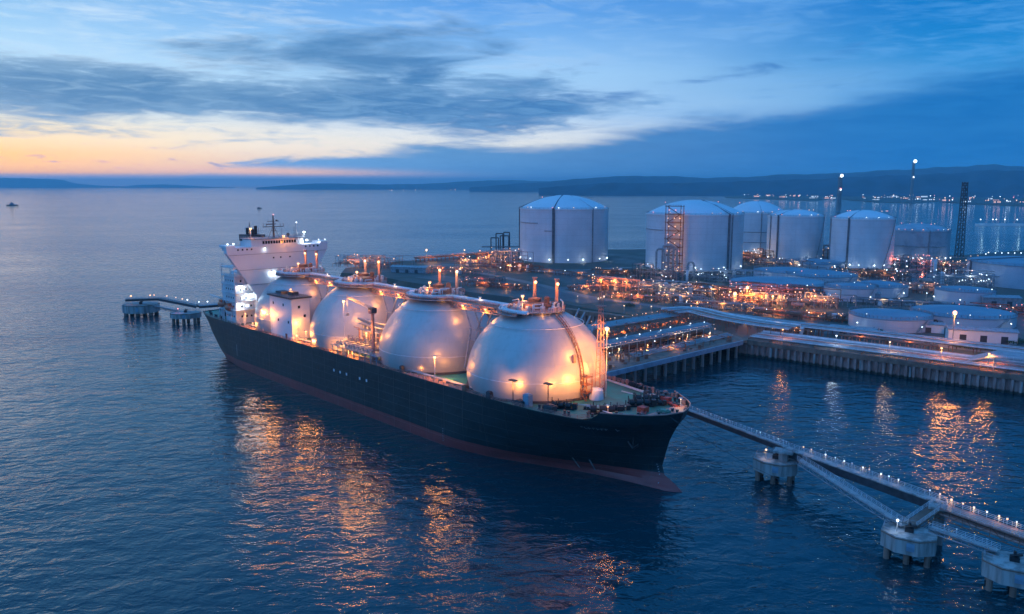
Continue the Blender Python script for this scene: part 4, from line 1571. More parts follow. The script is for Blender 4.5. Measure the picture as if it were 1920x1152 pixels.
# raised pipe bridge over the quay
pb = empty('pipe_bridge', tuple(ql(112, 11)), 0, 'raised flat pipe bridge that lifts the quay pipes beside the tall orange lamp', 'pipe bridge')
b_ = MB()
for s_ in (0, 14, 28, 42):
    for t_ in (-8, 8):
        c = qd * s_ + nq * t_
        b_.tube(c + Vector((0, 0, LZ)), c + Vector((0, 0, 13.2)), .28, 6)
    b_.tube(qd * s_ - nq * 8 + Vector((0, 0, 13.2)), qd * s_ + nq * 8 + Vector((0, 0, 13.2)), .3, 6)
b_.obox(qd * 21 - nq * 7.4 + Vector((0, 0, 13.5)), qd * 22, nq * .9, (0, 0, .12))
b_.build('bridge_frame', 'grey', pb)
for i in range(6):
    c = nq * (-6.5 + i * 2.6)
    MB().path([c - qd * 10 + Vector((0, 0, 10.4)), c - qd * 1 + Vector((0, 0, 13.9)), c + qd * 43 + Vector((0, 0, 13.9)), c + qd * 52 + Vector((0, 0, 10.4))], .42, 8).build('pipe', 'pipe', pb, smooth=True)
b_ = MB().rail([qd * -1 - nq * 8.2 + Vector((0, 0, 13.6)), qd * 43 - nq * 8.2 + Vector((0, 0, 13.6))], 1.1, 2.5, .07)
b_.build('railing', 'white2', pb)
# orange pipe frames between the racks
for (s_, lab) in ((44, 'low orange-lit pipe frame in the strip between the two quay racks, nearer the jetty'), (66, 'second orange-lit pipe frame along the strip between the two quay racks')):
    pf_ = empty('pipe_trestle', tuple(ql(s_, 24)), 0, lab, 'pipe frame')
    b_ = MB()
    for i in range(6):
        for t_ in (-2.5, 2.5):
            c = qd * i * 3.5 + nq * t_
            b_.tube(c + Vector((0, 0, LZ)), c + Vector((0, 0, 11.5)), .25, 6)
        b_.tube(qd * i * 3.5 - nq * 2.5 + Vector((0, 0, 11.5)), qd * i * 3.5 + nq * 2.5 + Vector((0, 0, 11.5)), .22, 6)
    b_.build('frame', 'pink', pf_)
    b_ = MB()
    for t_ in (-1.6, -.2, 1.3):
        b_.tube(nq * t_ + Vector((0, 0, 11.9)) - qd * 3, nq * t_ + qd * 20 + Vector((0, 0, 11.9)), .35, 8)
        b_.tube(nq * t_ + qd * 20 + Vector((0, 0, 11.9)), nq * t_ + qd * 20 + Vector((0, 0, LZ)), .35, 8)
    b_.build('pipes', 'rust', pf_)
    light(pf_, qd * 8 + Vector((0, 0, 12.8)), 900, OR, .3)

# ------------------------------------------------------------------ land-side lamps
def street_lamp(p, hgt, m, power, label, group, b=0.4, name='street_lamp', post='grey', r=.12, lr=.5):
    o = MB().tube((0, 0, 0), (0, 0, hgt), r, 6)
    o.box(-.5, -.4, hgt, .5, .4, hgt + .25)
    o = o.build(name, post, loc=p)
    tag(o, label, 'lamp', group)
    MB().ball((0, 0, hgt - b * .6), b, 8, 5).build('bulb', m, o)
    if power: light(o, (0, 0, hgt - b - 1.0), power, HUE[m], lr)
    return o


QG = 'lamps along the quay edge'
for s_, m_, pw, lab in ((22, 'lamp_o', 1800, 'short lamp on the quay edge closest to the jetty'), (47.5, 'lamp_w', 1400, 'white quay lamp in front of the orange-lit pipe frames'), (71, 'lamp_y', 2200, 'warm quay lamp midway along the low pipe rack'),
                        (92, 'lamp_o', 3500, 'warm quay lamp just before the raised pipe bridge'), (110, 'lamp_o', 5500, 'warm quay lamp standing under the raised pipe bridge'), (131, 'lamp_o', 1800, 'low amber quay lamp beyond the raised pipe bridge')):
    street_lamp(ql(s_, 2.5) + Vector((0, 0, 8.35)), 7.0 if s_ != 131 else 3.5, m_, pw, lab, QG, .38)
street_lamp(P(1785, 652, LZ), 17.5, 'lamp_o', 24000, 'tall post with the brightest orange light, behind the quay pipes on the right', 'tall orange yard lamps', 1.0, r=.22, lr=1.3)
street_lamp(P(1400, 572, LZ), 12, 'lamp_o', 22000, 'bright orange lamp over the pipe yard left of the low lavender tank', 'tall orange yard lamps', .95, r=.2, lr=1.3)
street_lamp(P(1448, 578, LZ), 8, 'lamp_o', 9000, 'smaller orange lamp in the middle of the orange-lit pipe yard', 'tall orange yard lamps', .6)
street_lamp(P(1527, 580, LZ), 9, 'lamp_o', 3000, 'orange lamp at the right end of the orange-lit pipe yard, by the pale tank', 'tall orange yard lamps', .55)
street_lamp(P(800, 492, LZ), 13, 'lamp_y', 3500, 'tall warm lamp on the pier road behind the third tank cover', 'lamps on the far pier road', 1.0, r=.2)
street_lamp(P(871, 486, LZ), 10, 'lamp_y', 2500, 'warm lamp on the pier road nearer the large lone tank', 'lamps on the far pier road', .75, r=.2)
street_lamp(P(1170, 588, LZ), 5, 'lamp_y', 300, 'pale yellow lamp on the dark bank behind the ship foremast', 'small lamps on the dark bank', .4)
street_lamp(P(1221, 586, LZ), 4, 'lamp_y', 300, 'pale lamp on the dark bank just short of the fanned pipes', 'small lamps on the dark bank', .4)
street_lamp(P(1083, 563, LZ), 3, 'lamp_y', 200, 'small lamp by the paved yard above the foremost tank cover', 'small lamps on the dark bank', .35)

# ------------------------------------------------------------------ storage tanks
def tank(label, xl, xr, yb, yt, ya, dome=True, m='white', strips=(), lamps=6, basel=6, name='storage_tank', z0=LZ, group=None, lampc='lamp_w', rooflamps=5, roofm=None):
    xm = (xl + xr) / 2
    p = P(xm, yb, z0)
    dist = p.y
    rr_ = (P(xr, yb, z0) - P(xl, yb, z0)).length / 2
    zt = zat(yt, dist) - z0
    za = zat(ya, dist) - z0
    za = max(za, zt + rr_ * 0.08)
    root = empty(name, tuple(p), 0, label, 'storage tank', group)
    MB().rev([(rr_, 0), (rr_, zt)], 72, cap=False).build('shell', m if m != 'white' else ('shell' if dome else 'shell_low'), root, smooth=True)
    hr = za - zt
    if dome:
        pf_ = [(rr_ * 1.012, zt - .6), (rr_ * 1.012, zt + .5), (rr_ * .985, zt + .55)]
        for i in range(1, 13):
            q = i / 12
            pf_.append((rr_ * .985 * (1 - q) + .1, zt + .55 + (hr - .55) * (1 - (1 - q) ** 2)))
    else:
        pf_ = [(rr_ * 1.01, zt - .3), (rr_ * 1.01, zt + .25), (rr_ * .99, zt + .3), (rr_ * .5, zt + .3 + (hr - .3) * .6), (.3, zt + hr)]
    MB().rev(pf_, 72).build('roof', roofm or (m if dome else 'low_roof'), root, smooth=True)
    rl_ = MB()
    n = 60
    rl_.rail([(rr_ * 1.0 * math.cos(2 * math.pi * i / n), rr_ * math.sin(2 * math.pi * i / n), zt + .5) for i in range(n + 1)], 1.3, 4, .12, 2)
    rl_.build('roof_railing', 'grey', root)
    # pipe risers and ladders: angle measured from the camera side
    fa = math.atan2(-p.y, -p.x)
    for (kind, off, wd, hgt) in strips:
        a_ = fa + R(off)
        c = Vector((math.cos(a_), math.sin(a_), 0))
        tt = Vector((-c.y, c.x, 0))
        s_ = MB()
        if kind == 'riser':
            for j in (-1, 0, 1):
                s_.tube(c * (rr_ + .9) + tt * wd * j * .4, c * (rr_ + .9) + tt * wd * j * .4 + Vector((0, 0, zt + 1.2)), wd * .22, 6)
            s_.obox(c * (rr_ + .35) + Vector((0, 0, zt / 2)), c * .2, tt * wd * .6, (0, 0, zt / 2))
            s_.path([c * (rr_ + .9) + Vector((0, 0, zt + 1)), c * rr_ * .6 + Vector((0, 0, zt + hr * .65)), c * rr_ * .2 + Vector((0, 0, zt + hr * 1.0))], wd * .25, 6)
            s_.build('riser_pipes', 'riser' if wd > 1 else 'grey', root)
        elif kind == 'stair':
            k = 14
            for j in range(k):
                a1 = fa + R(off + wd * j / k); a2 = fa + R(off + wd * (j + 1) / k)
                z1, z2 = zt * j / k, zt * (j + 1) / k
                s_.tube((math.cos(a1) * (rr_ + .8), math.sin(a1) * (rr_ + .8), z1), (math.cos(a2) * (rr_ + .8), math.sin(a2) * (rr_ + .8), z2), .35, 4)
                s_.tube((math.cos(a1) * (rr_ + 1.2), math.sin(a1) * (rr_ + 1.2), z1 + 1.2), (math.cos(a2) * (rr_ + 1.2), math.sin(a2) * (rr_ + 1.2), z2 + 1.2), .12, 4)
            s_.build('spiral_stair', 'grey', root)
        elif kind == 'band':
            nn = 10
            s_.path([((rr_ + .3) * math.cos(fa + R(off + wd * j / nn)), (rr_ + .3) * math.sin(fa + R(off + wd * j / nn)), zt * hgt) for j in range(nn + 1)], .45, 5)
            s_.build('wall_pipe', 'grey', root)
    # lamps on the roof edge and round the foot
    def tl(a_, rad, z, m_, b, pw=0, hh=1.6):
        loc = Vector((rad * math.cos(a_), rad * math.sin(a_), z))
        o = MB().tube((0, 0, 0), (0, 0, hh), .12, 5).box(-.4, -.4, hh, .4, .4, hh + .2).build('tank_lamp', 'grey', root, loc=loc)
        MB().ball((0, 0, hh - b * .5), b, 6, 4).build('bulb', m_, o)
        if pw: light(root, loc + Vector((math.cos(a_), math.sin(a_), 0)) * 1.5 + Vector((0, 0, hh - .6)), pw, HUE[m_], .5)
    rnd = random.Random(int(xl * 7 + yb))
    sc_ = dist / 850
    for i in range(rooflamps):
        a_ = fa + R(-70 + 140 * (i + .5) / rooflamps + rnd.uniform(-9, 9))
        tl(a_, rr_ * .97, zt + .6, rnd.choice(['lamp_w', 'lamp_y', 'lamp_y', 'lamp_r']), (.38 * sc_ + .08) * rnd.uniform(.6, 1.2))
    for i in range(lamps):
        a_ = fa + R(180 + rnd.uniform(-100, 100))
        tl(a_, rr_ * rnd.uniform(.25, .8), zt + hr * .72, rnd.choice(['lamp_r', 'lamp_r', 'lamp_y']), .42 * sc_)
    for i in range(basel):
        a_ = fa + R(-76 + 152 * (i + .5) / max(1, basel) + rnd.uniform(-6, 6))
        tl(a_, rr_ + 3.2, 0, lampc, .5 * sc_ + .12, 700 * sc_ * sc_ if i % 2 == 0 else 0, 4)
    return root, rr_, zt, hr, fa


t1 = tank('large white domed tank standing alone nearest the open sea, dark riser down its front', 975, 1139, 486, 391, 366, strips=(('riser', -13, 2.3, 1), ('riser', 38, .7, 1), ('riser', -88, 1.6, 1), ('band', -80, 45, .74), ('band', -25, 12, .6)), basel=7, rooflamps=7, lamps=8)
t2 = tank('white domed tank with an open stair tower glowing orange up its front', 1211, 1388, 500, 401, 375, strips=(('riser', 42, 1.6, 1), ('riser', 47, .8, 1), ('band', -88, 50, .72)), basel=5, rooflamps=6, lamps=7)
t3 = tank('domed tank half hidden behind the stair-tower tank, pipes round its waist', 1362, 1468, 474, 399, 377, strips=(('band', -60, 120, .55), ('band', -60, 120, .3), ('riser', 10, .7, 1)), basel=5, rooflamps=7, lamps=6)
t4 = tank('narrow white tank with a shallow roof between two taller domed tanks', 1438, 1538, 488, 405, 393, strips=(('riser', -36, 1.3, 1), ('riser', -58, .7, 1), ('stair', 45, 30, 1)), basel=4, rooflamps=5, lamps=4)
t5 = tank('white tank in front of the striped flare stack, lit white at its foot', 1557, 1668, 499, 410, 394, strips=(('riser', -24, 1.3, 1), ('stair', 40, 32, 1), ('riser', -75, .8, 1)), basel=7, rooflamps=5, lamps=5)
t6 = tank('shaded grey-blue tank with strings of pink lights, rightmost of the tall tanks', 1664, 1772, 486, 432, 419, m='grey_t', strips=(('band', -40, 100, .5), ('riser', 20, .8, 1)), basel=8, rooflamps=9, lamps=5) if False else None
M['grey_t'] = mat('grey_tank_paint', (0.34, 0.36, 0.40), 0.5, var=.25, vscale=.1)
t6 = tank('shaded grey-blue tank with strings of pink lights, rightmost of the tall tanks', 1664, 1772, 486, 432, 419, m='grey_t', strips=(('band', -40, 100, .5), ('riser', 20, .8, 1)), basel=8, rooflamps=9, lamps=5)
low = [
    ('low cone-roofed tank just left of the flare-stack tank foot', 1484, 1580, 501, 492, 485, 0),
    ('low white tank with a wide cone roof behind the orange-lit pipe yard', 1415, 1530, 524, 507, 501, 0),
    ('low white tank overlapping the right of its wide-roofed neighbour', 1476, 1602, 531, 514, 506, 1),
    ('low lavender tank partly masked by the orange-lit pipes', 1370, 1545, 545, 529, 525, 0),
    ('squat tank with a bright pale end right of the orange-lit pipes', 1547, 1640, 560, 537, 531, 0),
    ('squat tank whose wall is lit by one strong white lamp', 1594, 1697, 552, 534, 526, 1),
    ('squat tank with a glaring white lamp in front, left of the big flat-topped tank', 1757, 1858, 566, 543, 537, 1),
    ('very wide low tank with a broad blue roof behind the quay racks', 1596, 1740, 612, 590, 583, 0),
    ('widest low tank whose roof edge carries a row of pink lamps', 1715, 1890, 604, 585, 577, 1),
]
for (lab, xl, xr, yb, yt, ya, bl_) in low:
    tank(lab, xl, xr, yb, yt, ya, dome=False, strips=(('stair', 35, 20, 1),), basel=2 + bl_, rooflamps=2 + bl_ * 2, lamps=0, name='low_tank')
tank('huge plain flat-topped tank cut off by the right edge of the picture', 1829, 2070, 545, 497, 492, dome=False, m='blue_t', strips=(('riser', -62, 1.6, 1),), basel=3, rooflamps=0, lamps=0) if False else None
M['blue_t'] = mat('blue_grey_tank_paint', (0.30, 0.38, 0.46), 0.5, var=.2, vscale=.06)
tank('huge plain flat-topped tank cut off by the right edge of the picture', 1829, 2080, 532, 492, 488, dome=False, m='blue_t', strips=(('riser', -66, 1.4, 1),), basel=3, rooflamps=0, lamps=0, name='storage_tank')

# stair tower in front of the second tank
root, rr_, zt, hr, fa = t2
a_ = fa + R(-20)
c = Vector((math.cos(a_), math.sin(a_), 0)); tt = Vector((-c.y, c.x, 0))
tw = empty('stair_tower', tuple(root.location + c * (rr_ + 6)), 0, 'open steel stair tower full of orange lights against the second domed tank', 'stair tower')
f_ = MB()
for i in (-1, 1):
    for j in (-1, 1):
        f_.tube(tt * 7 * i + c * 3.5 * j, tt * 7 * i + c * 3.5 * j + Vector((0, 0, zt + 9)), .35, 5)
nl = 8
for k in range(1, nl + 1):
    z = (zt + 8) * k / nl
    f_.obox((0, 0, z), tt * 7.6, c * 4.0, (0, 0, .18))
    z0_ = (zt + 8) * (k - 1) / nl
    sg = 1 if k % 2 else -1
    f_.tube(tt * -6 * sg + c * 3 + Vector((0, 0, z0_)), tt * 6 * sg + c * 3 + Vector((0, 0, z)), .35, 5)
    f_.rail([tt * -7.5 + c * 4 + Vector((0, 0, z)), tt * 7.5 + c * 4 + Vector((0, 0, z))], 1.3, 2.5, .1, 2)
f_.build('tower_frame', 'rust', tw)
for k in range(nl):
    z = (zt + 8) * (k + .55) / nl
    for i in (-5, 1, 6):
        o = MB().box(-.3, -.3, .5, .3, .3, .7).tube((0, 0, -1), (0, 0, .5), .1, 4).build('tower_lamp', 'grey', tw, loc=tt * (i + (k % 2)) + c * 3.2 + Vector((0, 0, z)))
        MB().ball((0, 0, .1), .5, 6, 4).build('bulb', ['lamp_o', 'lamp_y', 'lamp_r'][(k + i) % 3], o)
    light(tw, tt * 1 + c * 1.5 + Vector((0, 0, z)), 1100, OR, .5)

# ------------------------------------------------------------------ process plant
def plant(label, px, py, wd, dp, hgt, seed, lampm='lamp_o', nlamp=10, power=2500, npower=2, ves=3, m='rust', rot=None, name='process_unit', pipes=34):
    rnd = random.Random(seed)
    p = P(px, py, LZ)
    root = empty(name, tuple(p), rot if rot is not None else rnd.uniform(-.7, -.2), label, 'process unit')
    f_ = MB()
    nx = max(2, int(wd / 7)); ny = max(2, int(dp / 7)); nz = max(1, int(hgt / 3.4))
    X_ = [-wd / 2 + wd * i / nx for i in range(nx + 1)]
    Y_ = [-dp / 2 + dp * i / ny for i in range(ny + 1)]
    hs = {}
    for x in X_:
        for y in Y_:
            hs[x, y] = rnd.randint(1, nz)
            f_.tube((x, y, 0), (x, y, 3.4 * hs[x, y]), .22, 4)
    for k in range(1, nz + 1):
        for y in Y_:
            for a1, b1 in zip(X_[:-1], X_[1:]):
                if min(hs[a1, y], hs[b1, y]) >= k: f_.tube((a1, y, 3.4 * k), (b1, y, 3.4 * k), .2, 4)
        for x in X_:
            for a1, b1 in zip(Y_[:-1], Y_[1:]):
                if min(hs[x, a1], hs[x, b1]) >= k: f_.tube((x, a1, 3.4 * k), (x, b1, 3.4 * k), .2, 4)
    f_.build('steel_frame', m, root)
    g_ = MB()
    for i in range(pipes):
        z = rnd.uniform(.8, hgt)
        if rnd.random() < .6:
            y = rnd.uniform(-dp / 2, dp / 2); x0 = rnd.uniform(-wd / 2, wd / 3); x1 = x0 + rnd.uniform(.15, .6) * wd
            r_ = rnd.uniform(.18, .45)
            g_.tube((x0, y, z), (x1, y, z), r_, 6); g_.tube((x1, y, z), (x1, y, 0), r_, 6)
        else:
            x = rnd.uniform(-wd / 2, wd / 2); y0 = rnd.uniform(-dp / 2, 0)
            g_.tube((x, y0, z), (x, y0 + dp * .5, z), rnd.uniform(.18, .4), 6)
            g_.tube((x, y0, 0), (x, y0, z), rnd.uniform(.18, .3), 6)
    g_.build('pipework', ['pink', 'grey', 'rust'][seed % 3], root)
    for i in range(ves):
        x, y = rnd.uniform(-wd / 2, wd / 2), rnd.uniform(-dp / 2, dp / 2)
        if rnd.random() < .5:
            rr = rnd.uniform(.9, 1.8)
            MB().rev([(rr, 0), (rr, hgt * .8), (rr * .6, hgt * .86), (.2, hgt * .88)], 14).build('vessel', 'white2', root, smooth=True, loc=(x, y, 0))
        else:
            rr = rnd.uniform(1.0, 1.7); l_ = rnd.uniform(4, 8)
            v_ = MB().tube((-l_ / 2, 0, rr + 1.2), (l_ / 2, 0, rr + 1.2), rr, 14).ball((-l_ / 2, 0, rr + 1.2), rr, 10, 6, (.5, 1, 1)).ball((l_ / 2, 0, rr + 1.2), rr, 10, 6, (.5, 1, 1))
            v_.box(-l_ / 3 - .3, -rr * .7, 0, -l_ / 3 + .3, rr * .7, 1.6).box(l_ / 3 - .3, -rr * .7, 0, l_ / 3 + .3, rr * .7, 1.6)
            v_.build('vessel', 'pink', root, smooth=True, loc=(x, y, 0))
    kk = p.y / 600
    for i in range(int(nlamp * 1.5)):
        x, y = rnd.uniform(-wd / 2, wd / 2), rnd.uniform(-dp / 2, dp / 2)
        z = rnd.uniform(.25, 1.05) * hgt
        mm = lampm if rnd.random() < .7 else rnd.choice(['lamp_y', 'lamp_w', 'lamp_o'])
        o = MB().tube((0, 0, -z), (0, 0, .3), .08, 4).box(-.3, -.3, .3, .3, .3, .5).build('unit_lamp', 'grey', root, loc=(x, y, z))
        MB().ball((0, 0, 0), rnd.uniform(.2, .42) * kk, 6, 4).build('bulb', mm, o)
    for i in range(npower):
        light(root, (wd * (-.35 + .7 * (i + .5) / npower), -dp * .3, hgt * .6 + 1.5), power * 1.15, HUE[lampm], .8)
    return root


random.seed(9)
plant('brown steel unit with two orange lamps just left of the lone domed tank', 937, 500, 44, 30, 16, 1, nlamp=16, power=6000, ves=4)
plant('steel frames at the foot of the lone domed tank, near its left edge', 968, 508, 30, 24, 7, 2, nlamp=10, power=2500)
plant('row of pipe portals over orange-lit ground left of the stair-tower tank', 1155, 545, 46, 14, 9.5, 3, nlamp=12, power=7000, npower=3)
plant('compact pipe cluster at the left of the row of portals', 1100, 545, 22, 10, 4, 33, nlamp=6, power=2500, npower=1, pipes=16)
plant('crowded pipework with pale lamps below the stair-tower tank', 1245, 552, 44, 26, 9, 4, lampm='lamp_y', nlamp=30, power=2600, npower=3, ves=5, pipes=60)
plant('pipework unit with many warm lamps below the right of the stair-tower tank', 1322, 556, 36, 26, 8, 5, lampm='lamp_y', nlamp=26, power=2600, npower=2, ves=4, pipes=50)
plant('low pipework in front of the crowded pipework, nearest the dark bank', 1270, 566, 34, 14, 6, 55, lampm='lamp_o', nlamp=18, power=2200, npower=2, ves=3)
plant('orange-lit pipe yard under the bright orange lamp', 1395, 570, 34, 16, 9, 6, nlamp=16, power=4200, npower=2)
plant('orange-lit pipe yard centre with leaning pipe legs', 1450, 572, 34, 18, 8, 7, nlamp=20, power=3600, npower=2)
plant('dense red-lit pipework in front of the low lavender tank', 1440, 556, 60, 20, 9, 8, lampm='lamp_r', nlamp=26, power=2200, npower=3, ves=4, pipes=70)
plant('orange-lit frames beside the squat tank with the pale end', 1530, 574, 26, 18, 9, 10, nlamp=22, power=3800, npower=2)
plant('pale pipe loops and dark towers before the stair-tower tank', 1225, 528, 38, 22, 15, 12, lampm='lamp_w', nlamp=10, power=900, npower=2, ves=3, m='dark')
plant('dark machinery cluster at the right foot of the stair-tower tank', 1335, 526, 60, 26, 10, 13, lampm='lamp_w', nlamp=14, power=1100, npower=2, ves=4, m='dark')
plant('yellow-lit pipework between the half-hidden tank and the narrow tank', 1412, 488, 44, 30, 12, 14, lampm='lamp_y', nlamp=18, power=3500, ves=2)
plant('yellow-lit box-like unit right of the narrow tank', 1530, 486, 52, 26, 16, 15, lampm='lamp_y', nlamp=22, power=3000, ves=3)
plant('dark plant with pink lamps below the grey-blue tank', 1705, 502, 70, 40, 12, 16, lampm='lamp_r', nlamp=34, power=3500, npower=2, ves=4, m='dark')
plant('string of pink-lit frames against the grey-blue tank', 1722, 487, 30, 14, 26, 17, lampm='lamp_r', nlamp=22, power=4000, npower=2, ves=1)
plant('yard pipework with white lamps right of the squat lit tank', 1722, 548, 44, 18, 7, 18, lampm='lamp_y', nlamp=18, power=900, ves=4, m='dark')
plant('white-lit pipework left of the huge flat-topped tank', 1795, 535, 46, 18, 12, 19, lampm='lamp_w', nlamp=18, power=1300, ves=3, m='grey')
plant('yellow-lit pipework below the flare-stack tank', 1630, 520, 60, 24, 7, 20, lampm='lamp_y', nlamp=24, power=1800, ves=4, m='dark')
plant('brown machinery beyond the third tank cover', 690, 500, 60, 26, 11, 22, nlamp=16, power=5500, npower=2, ves=3)
plant('pink and white valve row between the two quay racks, near the jetty', 1475, 625, 24, 7, 5, 23, lampm='lamp_y', nlamp=12, power=800, npower=2, ves=1, m='pink', rot=-.68)
plant('low dark gear on the yard above the foremost tank cover', 905, 527, 34, 12, 3, 24, lampm='lamp_r', nlamp=8, power=900, npower=1, ves=1, m='dark', pipes=14)
plant('low pipe run with orange lamps beside the paved yard behind the second tank cover', 930, 540, 60, 8, 4, 41, nlamp=16, power=2200, npower=2, ves=1, pipes=26)
plant('orange-lit valve pit between the pier viaduct and the paved yard', 850, 512, 50, 14, 5, 42, nlamp=14, power=3000, npower=2, ves=2, pipes=24)
plant('long low pipe track on the dark ground below the lone domed tank', 1060, 516, 90, 8, 3.6, 43, nlamp=12, power=1500, npower=2, ves=0, pipes=26)
plant('pipe manifold just right of the lone domed tank foot', 1160, 516, 50, 18, 6, 44, lampm='lamp_y', nlamp=14, power=1800, npower=2, ves=2)
plant('small pump row in front of the row of portals', 1180, 562, 40, 8, 4, 45, nlamp=12, power=2400, npower=2, ves=2, pipes=20)
plant('low brown pipework by the bank where the fanned pipes begin', 1330, 580, 44, 10, 5, 46, nlamp=14, power=2200, npower=2, ves=1, pipes=26)
plant('orange-lit pump yard behind the thin brown pipe rack', 1490, 596, 54, 10, 4.5, 47, nlamp=14, power=2600, npower=2, ves=3, pipes=26)
plant('cluttered pipes at the foot of the very wide low tank', 1640, 606, 40, 10, 4, 48, lampm='lamp_y', nlamp=10, power=900, npower=1, ves=2, m='dark', pipes=24)
plant('small plant between the narrow tank foot and the low cone-roofed tank', 1470, 500, 70, 24, 7, 49, lampm='lamp_y', nlamp=20, power=2200, npower=2, ves=3, pipes=30)
plant('dark pipework strung with lamps right of the lit squat tanks', 1890, 590, 60, 14, 6, 50, lampm='lamp_r', nlamp=16, power=1400, npower=2, ves=2, m='dark', pipes=26)
plant('dark pipework under the lattice tower', 1795, 506, 60, 18, 8, 51, lampm='lamp_y', nlamp=18, power=1800, npower=2, ves=2, m='dark')
plant('twin orange-lit frames left of the brown steel unit, by the viaduct end', 885, 500, 30, 16, 9, 52, nlamp=12, power=3500, npower=2, ves=1)
# gooseneck pipe loops
gl = empty('pipe_loop', tuple(P(1250, 521, LZ)), -.2, 'tall grey gooseneck pipes standing before the stair-tower tank', 'pipe loop')
for i, (x0, x1, hh) in enumerate(((-9, -2, 24), (-4, 5, 27), (1, 8, 25), (17, 22, 13))):
    MB().path([(x0, i, 0), (x0, i, hh - 2), (x0 + 1.2, i, hh), (x1 - 1.2, i, hh), (x1, i, hh - 2), (x1, i, 0)], .9, 8).build('pipe', 'grey', gl, smooth=True)
gf = MB()
gx = empty('pipe_gantry', tuple(P(938, 470, LZ)), 0, 'small dark gantry of pipe arches on the skyline left of the lone domed tank', 'gantry')
for i, (x0, x1, hh) in enumerate(((-11, -2, 15), (-5, 3, 20), (0, 10, 17), (4, 11, 21))):
    gf.path([(x0, i * 3, 0), (x0, i * 3, hh), (x1, i * 3, hh), (x1, i * 3, 0)], .7, 6)
gf.box(-22, -4, 4, 30, 10, 4.6)
gf.build('gantry_frame', 'dark', gx)
# pier road viaduct with railings behind the third cover
pr_ = empty('pier_viaduct', tuple(P(780, 492, LZ)), 0, 'long low viaduct with a rust-coloured side lit orange, leading to the lone tank', 'viaduct')
a0 = P(780, 492, LZ)
pts = [P(780, 492, LZ) - a0, P(850, 487, LZ) - a0, P(945, 480, LZ) - a0]
v_ = MB()
for a1, b1 in zip(pts[:-1], pts[1:]):
    d_ = (b1 - a1); nn = Vector((-d_.y, d_.x, 0)).normalized()
    v_.obox((a1 + b1) / 2 + Vector((0, 0, 4.2)), d_ / 2, nn * 4, (0, 0, .6))
    for i in range(9):
        c = a1.lerp(b1, i / 9)
        v_.tube(c, c + Vector((0, 0, 4)), .6, 6)
v_.build('deck', 'rust', pr_)
MB().rail([p + Vector((0, -3, 4.8)) for p in pts], 1.4, 5, .12).build('railing', 'pink', pr_)
for i in range(3):
    light(pr_, pts[0].lerp(pts[-1], .2 + .3 * i) + Vector((0, -14, 5)), 5200, OR, .6)
# long sheds
def shed(label, px, py, L, Wd, hgt, rz, m='white', name='shed'):
    root = empty(name, tuple(P(px, py, LZ)), rz, label, 'shed')
    MB().box(-L / 2, -Wd / 2, 0, L / 2, Wd / 2, hgt).build('wall', m, root)
    MB().prof([(-Wd / 2 - .5, hgt), (0, hgt + Wd * .12), (Wd / 2 + .5, hgt), (Wd / 2 + .5, hgt - .25), (-Wd / 2 - .5, hgt - .25)], -L / 2 - .5, L / 2 + .5).build('roof', 'grey', root)
    d_ = MB()
    for i in range(int(L / 9)):
        x = -L / 2 + 5 + i * 9
        d_.box(x, -Wd / 2 - .08, 0, x + 3, -Wd / 2 + .05, hgt * .6)
    d_.build('doors', 'dark', root)


shed('long pale shed with dark doors behind the tall orange lamp', 1838, 640, 30, 9, 6, -.35)
shed('small flat shed on the dark yard beyond the second tank cover', 770, 511, 34, 10, 5, -.3, 'grey')
shed('low shed among the yard pipes left of the squat lit tank', 1625, 563, 16, 7, 5, -.3, 'blue_deck')
shed('low blue-roofed shed behind the thin brown pipe rack', 1600, 628, 22, 8, 3.6, -.6, 'blue_deck')

shed('small white shed between the two wide low tanks and the quay racks', 1742, 622, 14, 7, 4.5, -.5)
shed('flat grey control building right of the glaring white lamp', 1872, 574, 22, 10, 6, -.2, 'grey')
plant('clutter of pipes and valves between the squat lit tank and the wide low tanks', 1690, 574, 60, 12, 4, 61, lampm='lamp_y', nlamp=12, power=900, npower=2, ves=3, m='dark', pipes=26)
plant('pipes and small vessels in front of the right-hand wide low tank', 1770, 612, 44, 8, 3.6, 62, lampm='lamp_o', nlamp=8, power=900, npower=1, ves=3, m='dark', pipes=22)
# shrubs on the banks
def shrub(p, s_, seed, lab):
    rnd = random.Random(seed)
    b_ = MB()
    for i in range(330):
        a1, r1 = rnd.uniform(0, 6.283), rnd.random() ** .5
        c = Vector((r1 * math.cos(a1) * s_ * 1.5, r1 * math.sin(a1) * s_, s_ * (.15 + rnd.random() * (1.1 - .6 * r1) * (.8 + .3 * math.sin(a1 * 3 + seed)))))
        u_ = Vector((rnd.uniform(-1, 1), rnd.uniform(-1, 1), rnd.uniform(-1, 1))).normalized() * s_ * .13
        w_ = u_.orthogonal().normalized() * s_ * .10
        k = len(b_.v)
        b_.v += [tuple(c - u_), tuple(c + w_), tuple(c + u_), tuple(c - w_)]
        b_.f.append((k, k + 1, k + 2, k + 3))
    root = empty('shrub', tuple(p), 0, lab, 'shrub', 'shrubs on the yard banks')
    b_.build('foliage', 'leaf', root, fix=False)
    t_ = MB()
    for i in range(4):
        t_.tube((0, 0, 0), (rnd.uniform(-.6, .6) * s_, rnd.uniform(-.5, .5) * s_, s_ * .7), .08 * s_, 4, .03 * s_)
    t_.build('stems', 'dark', root)


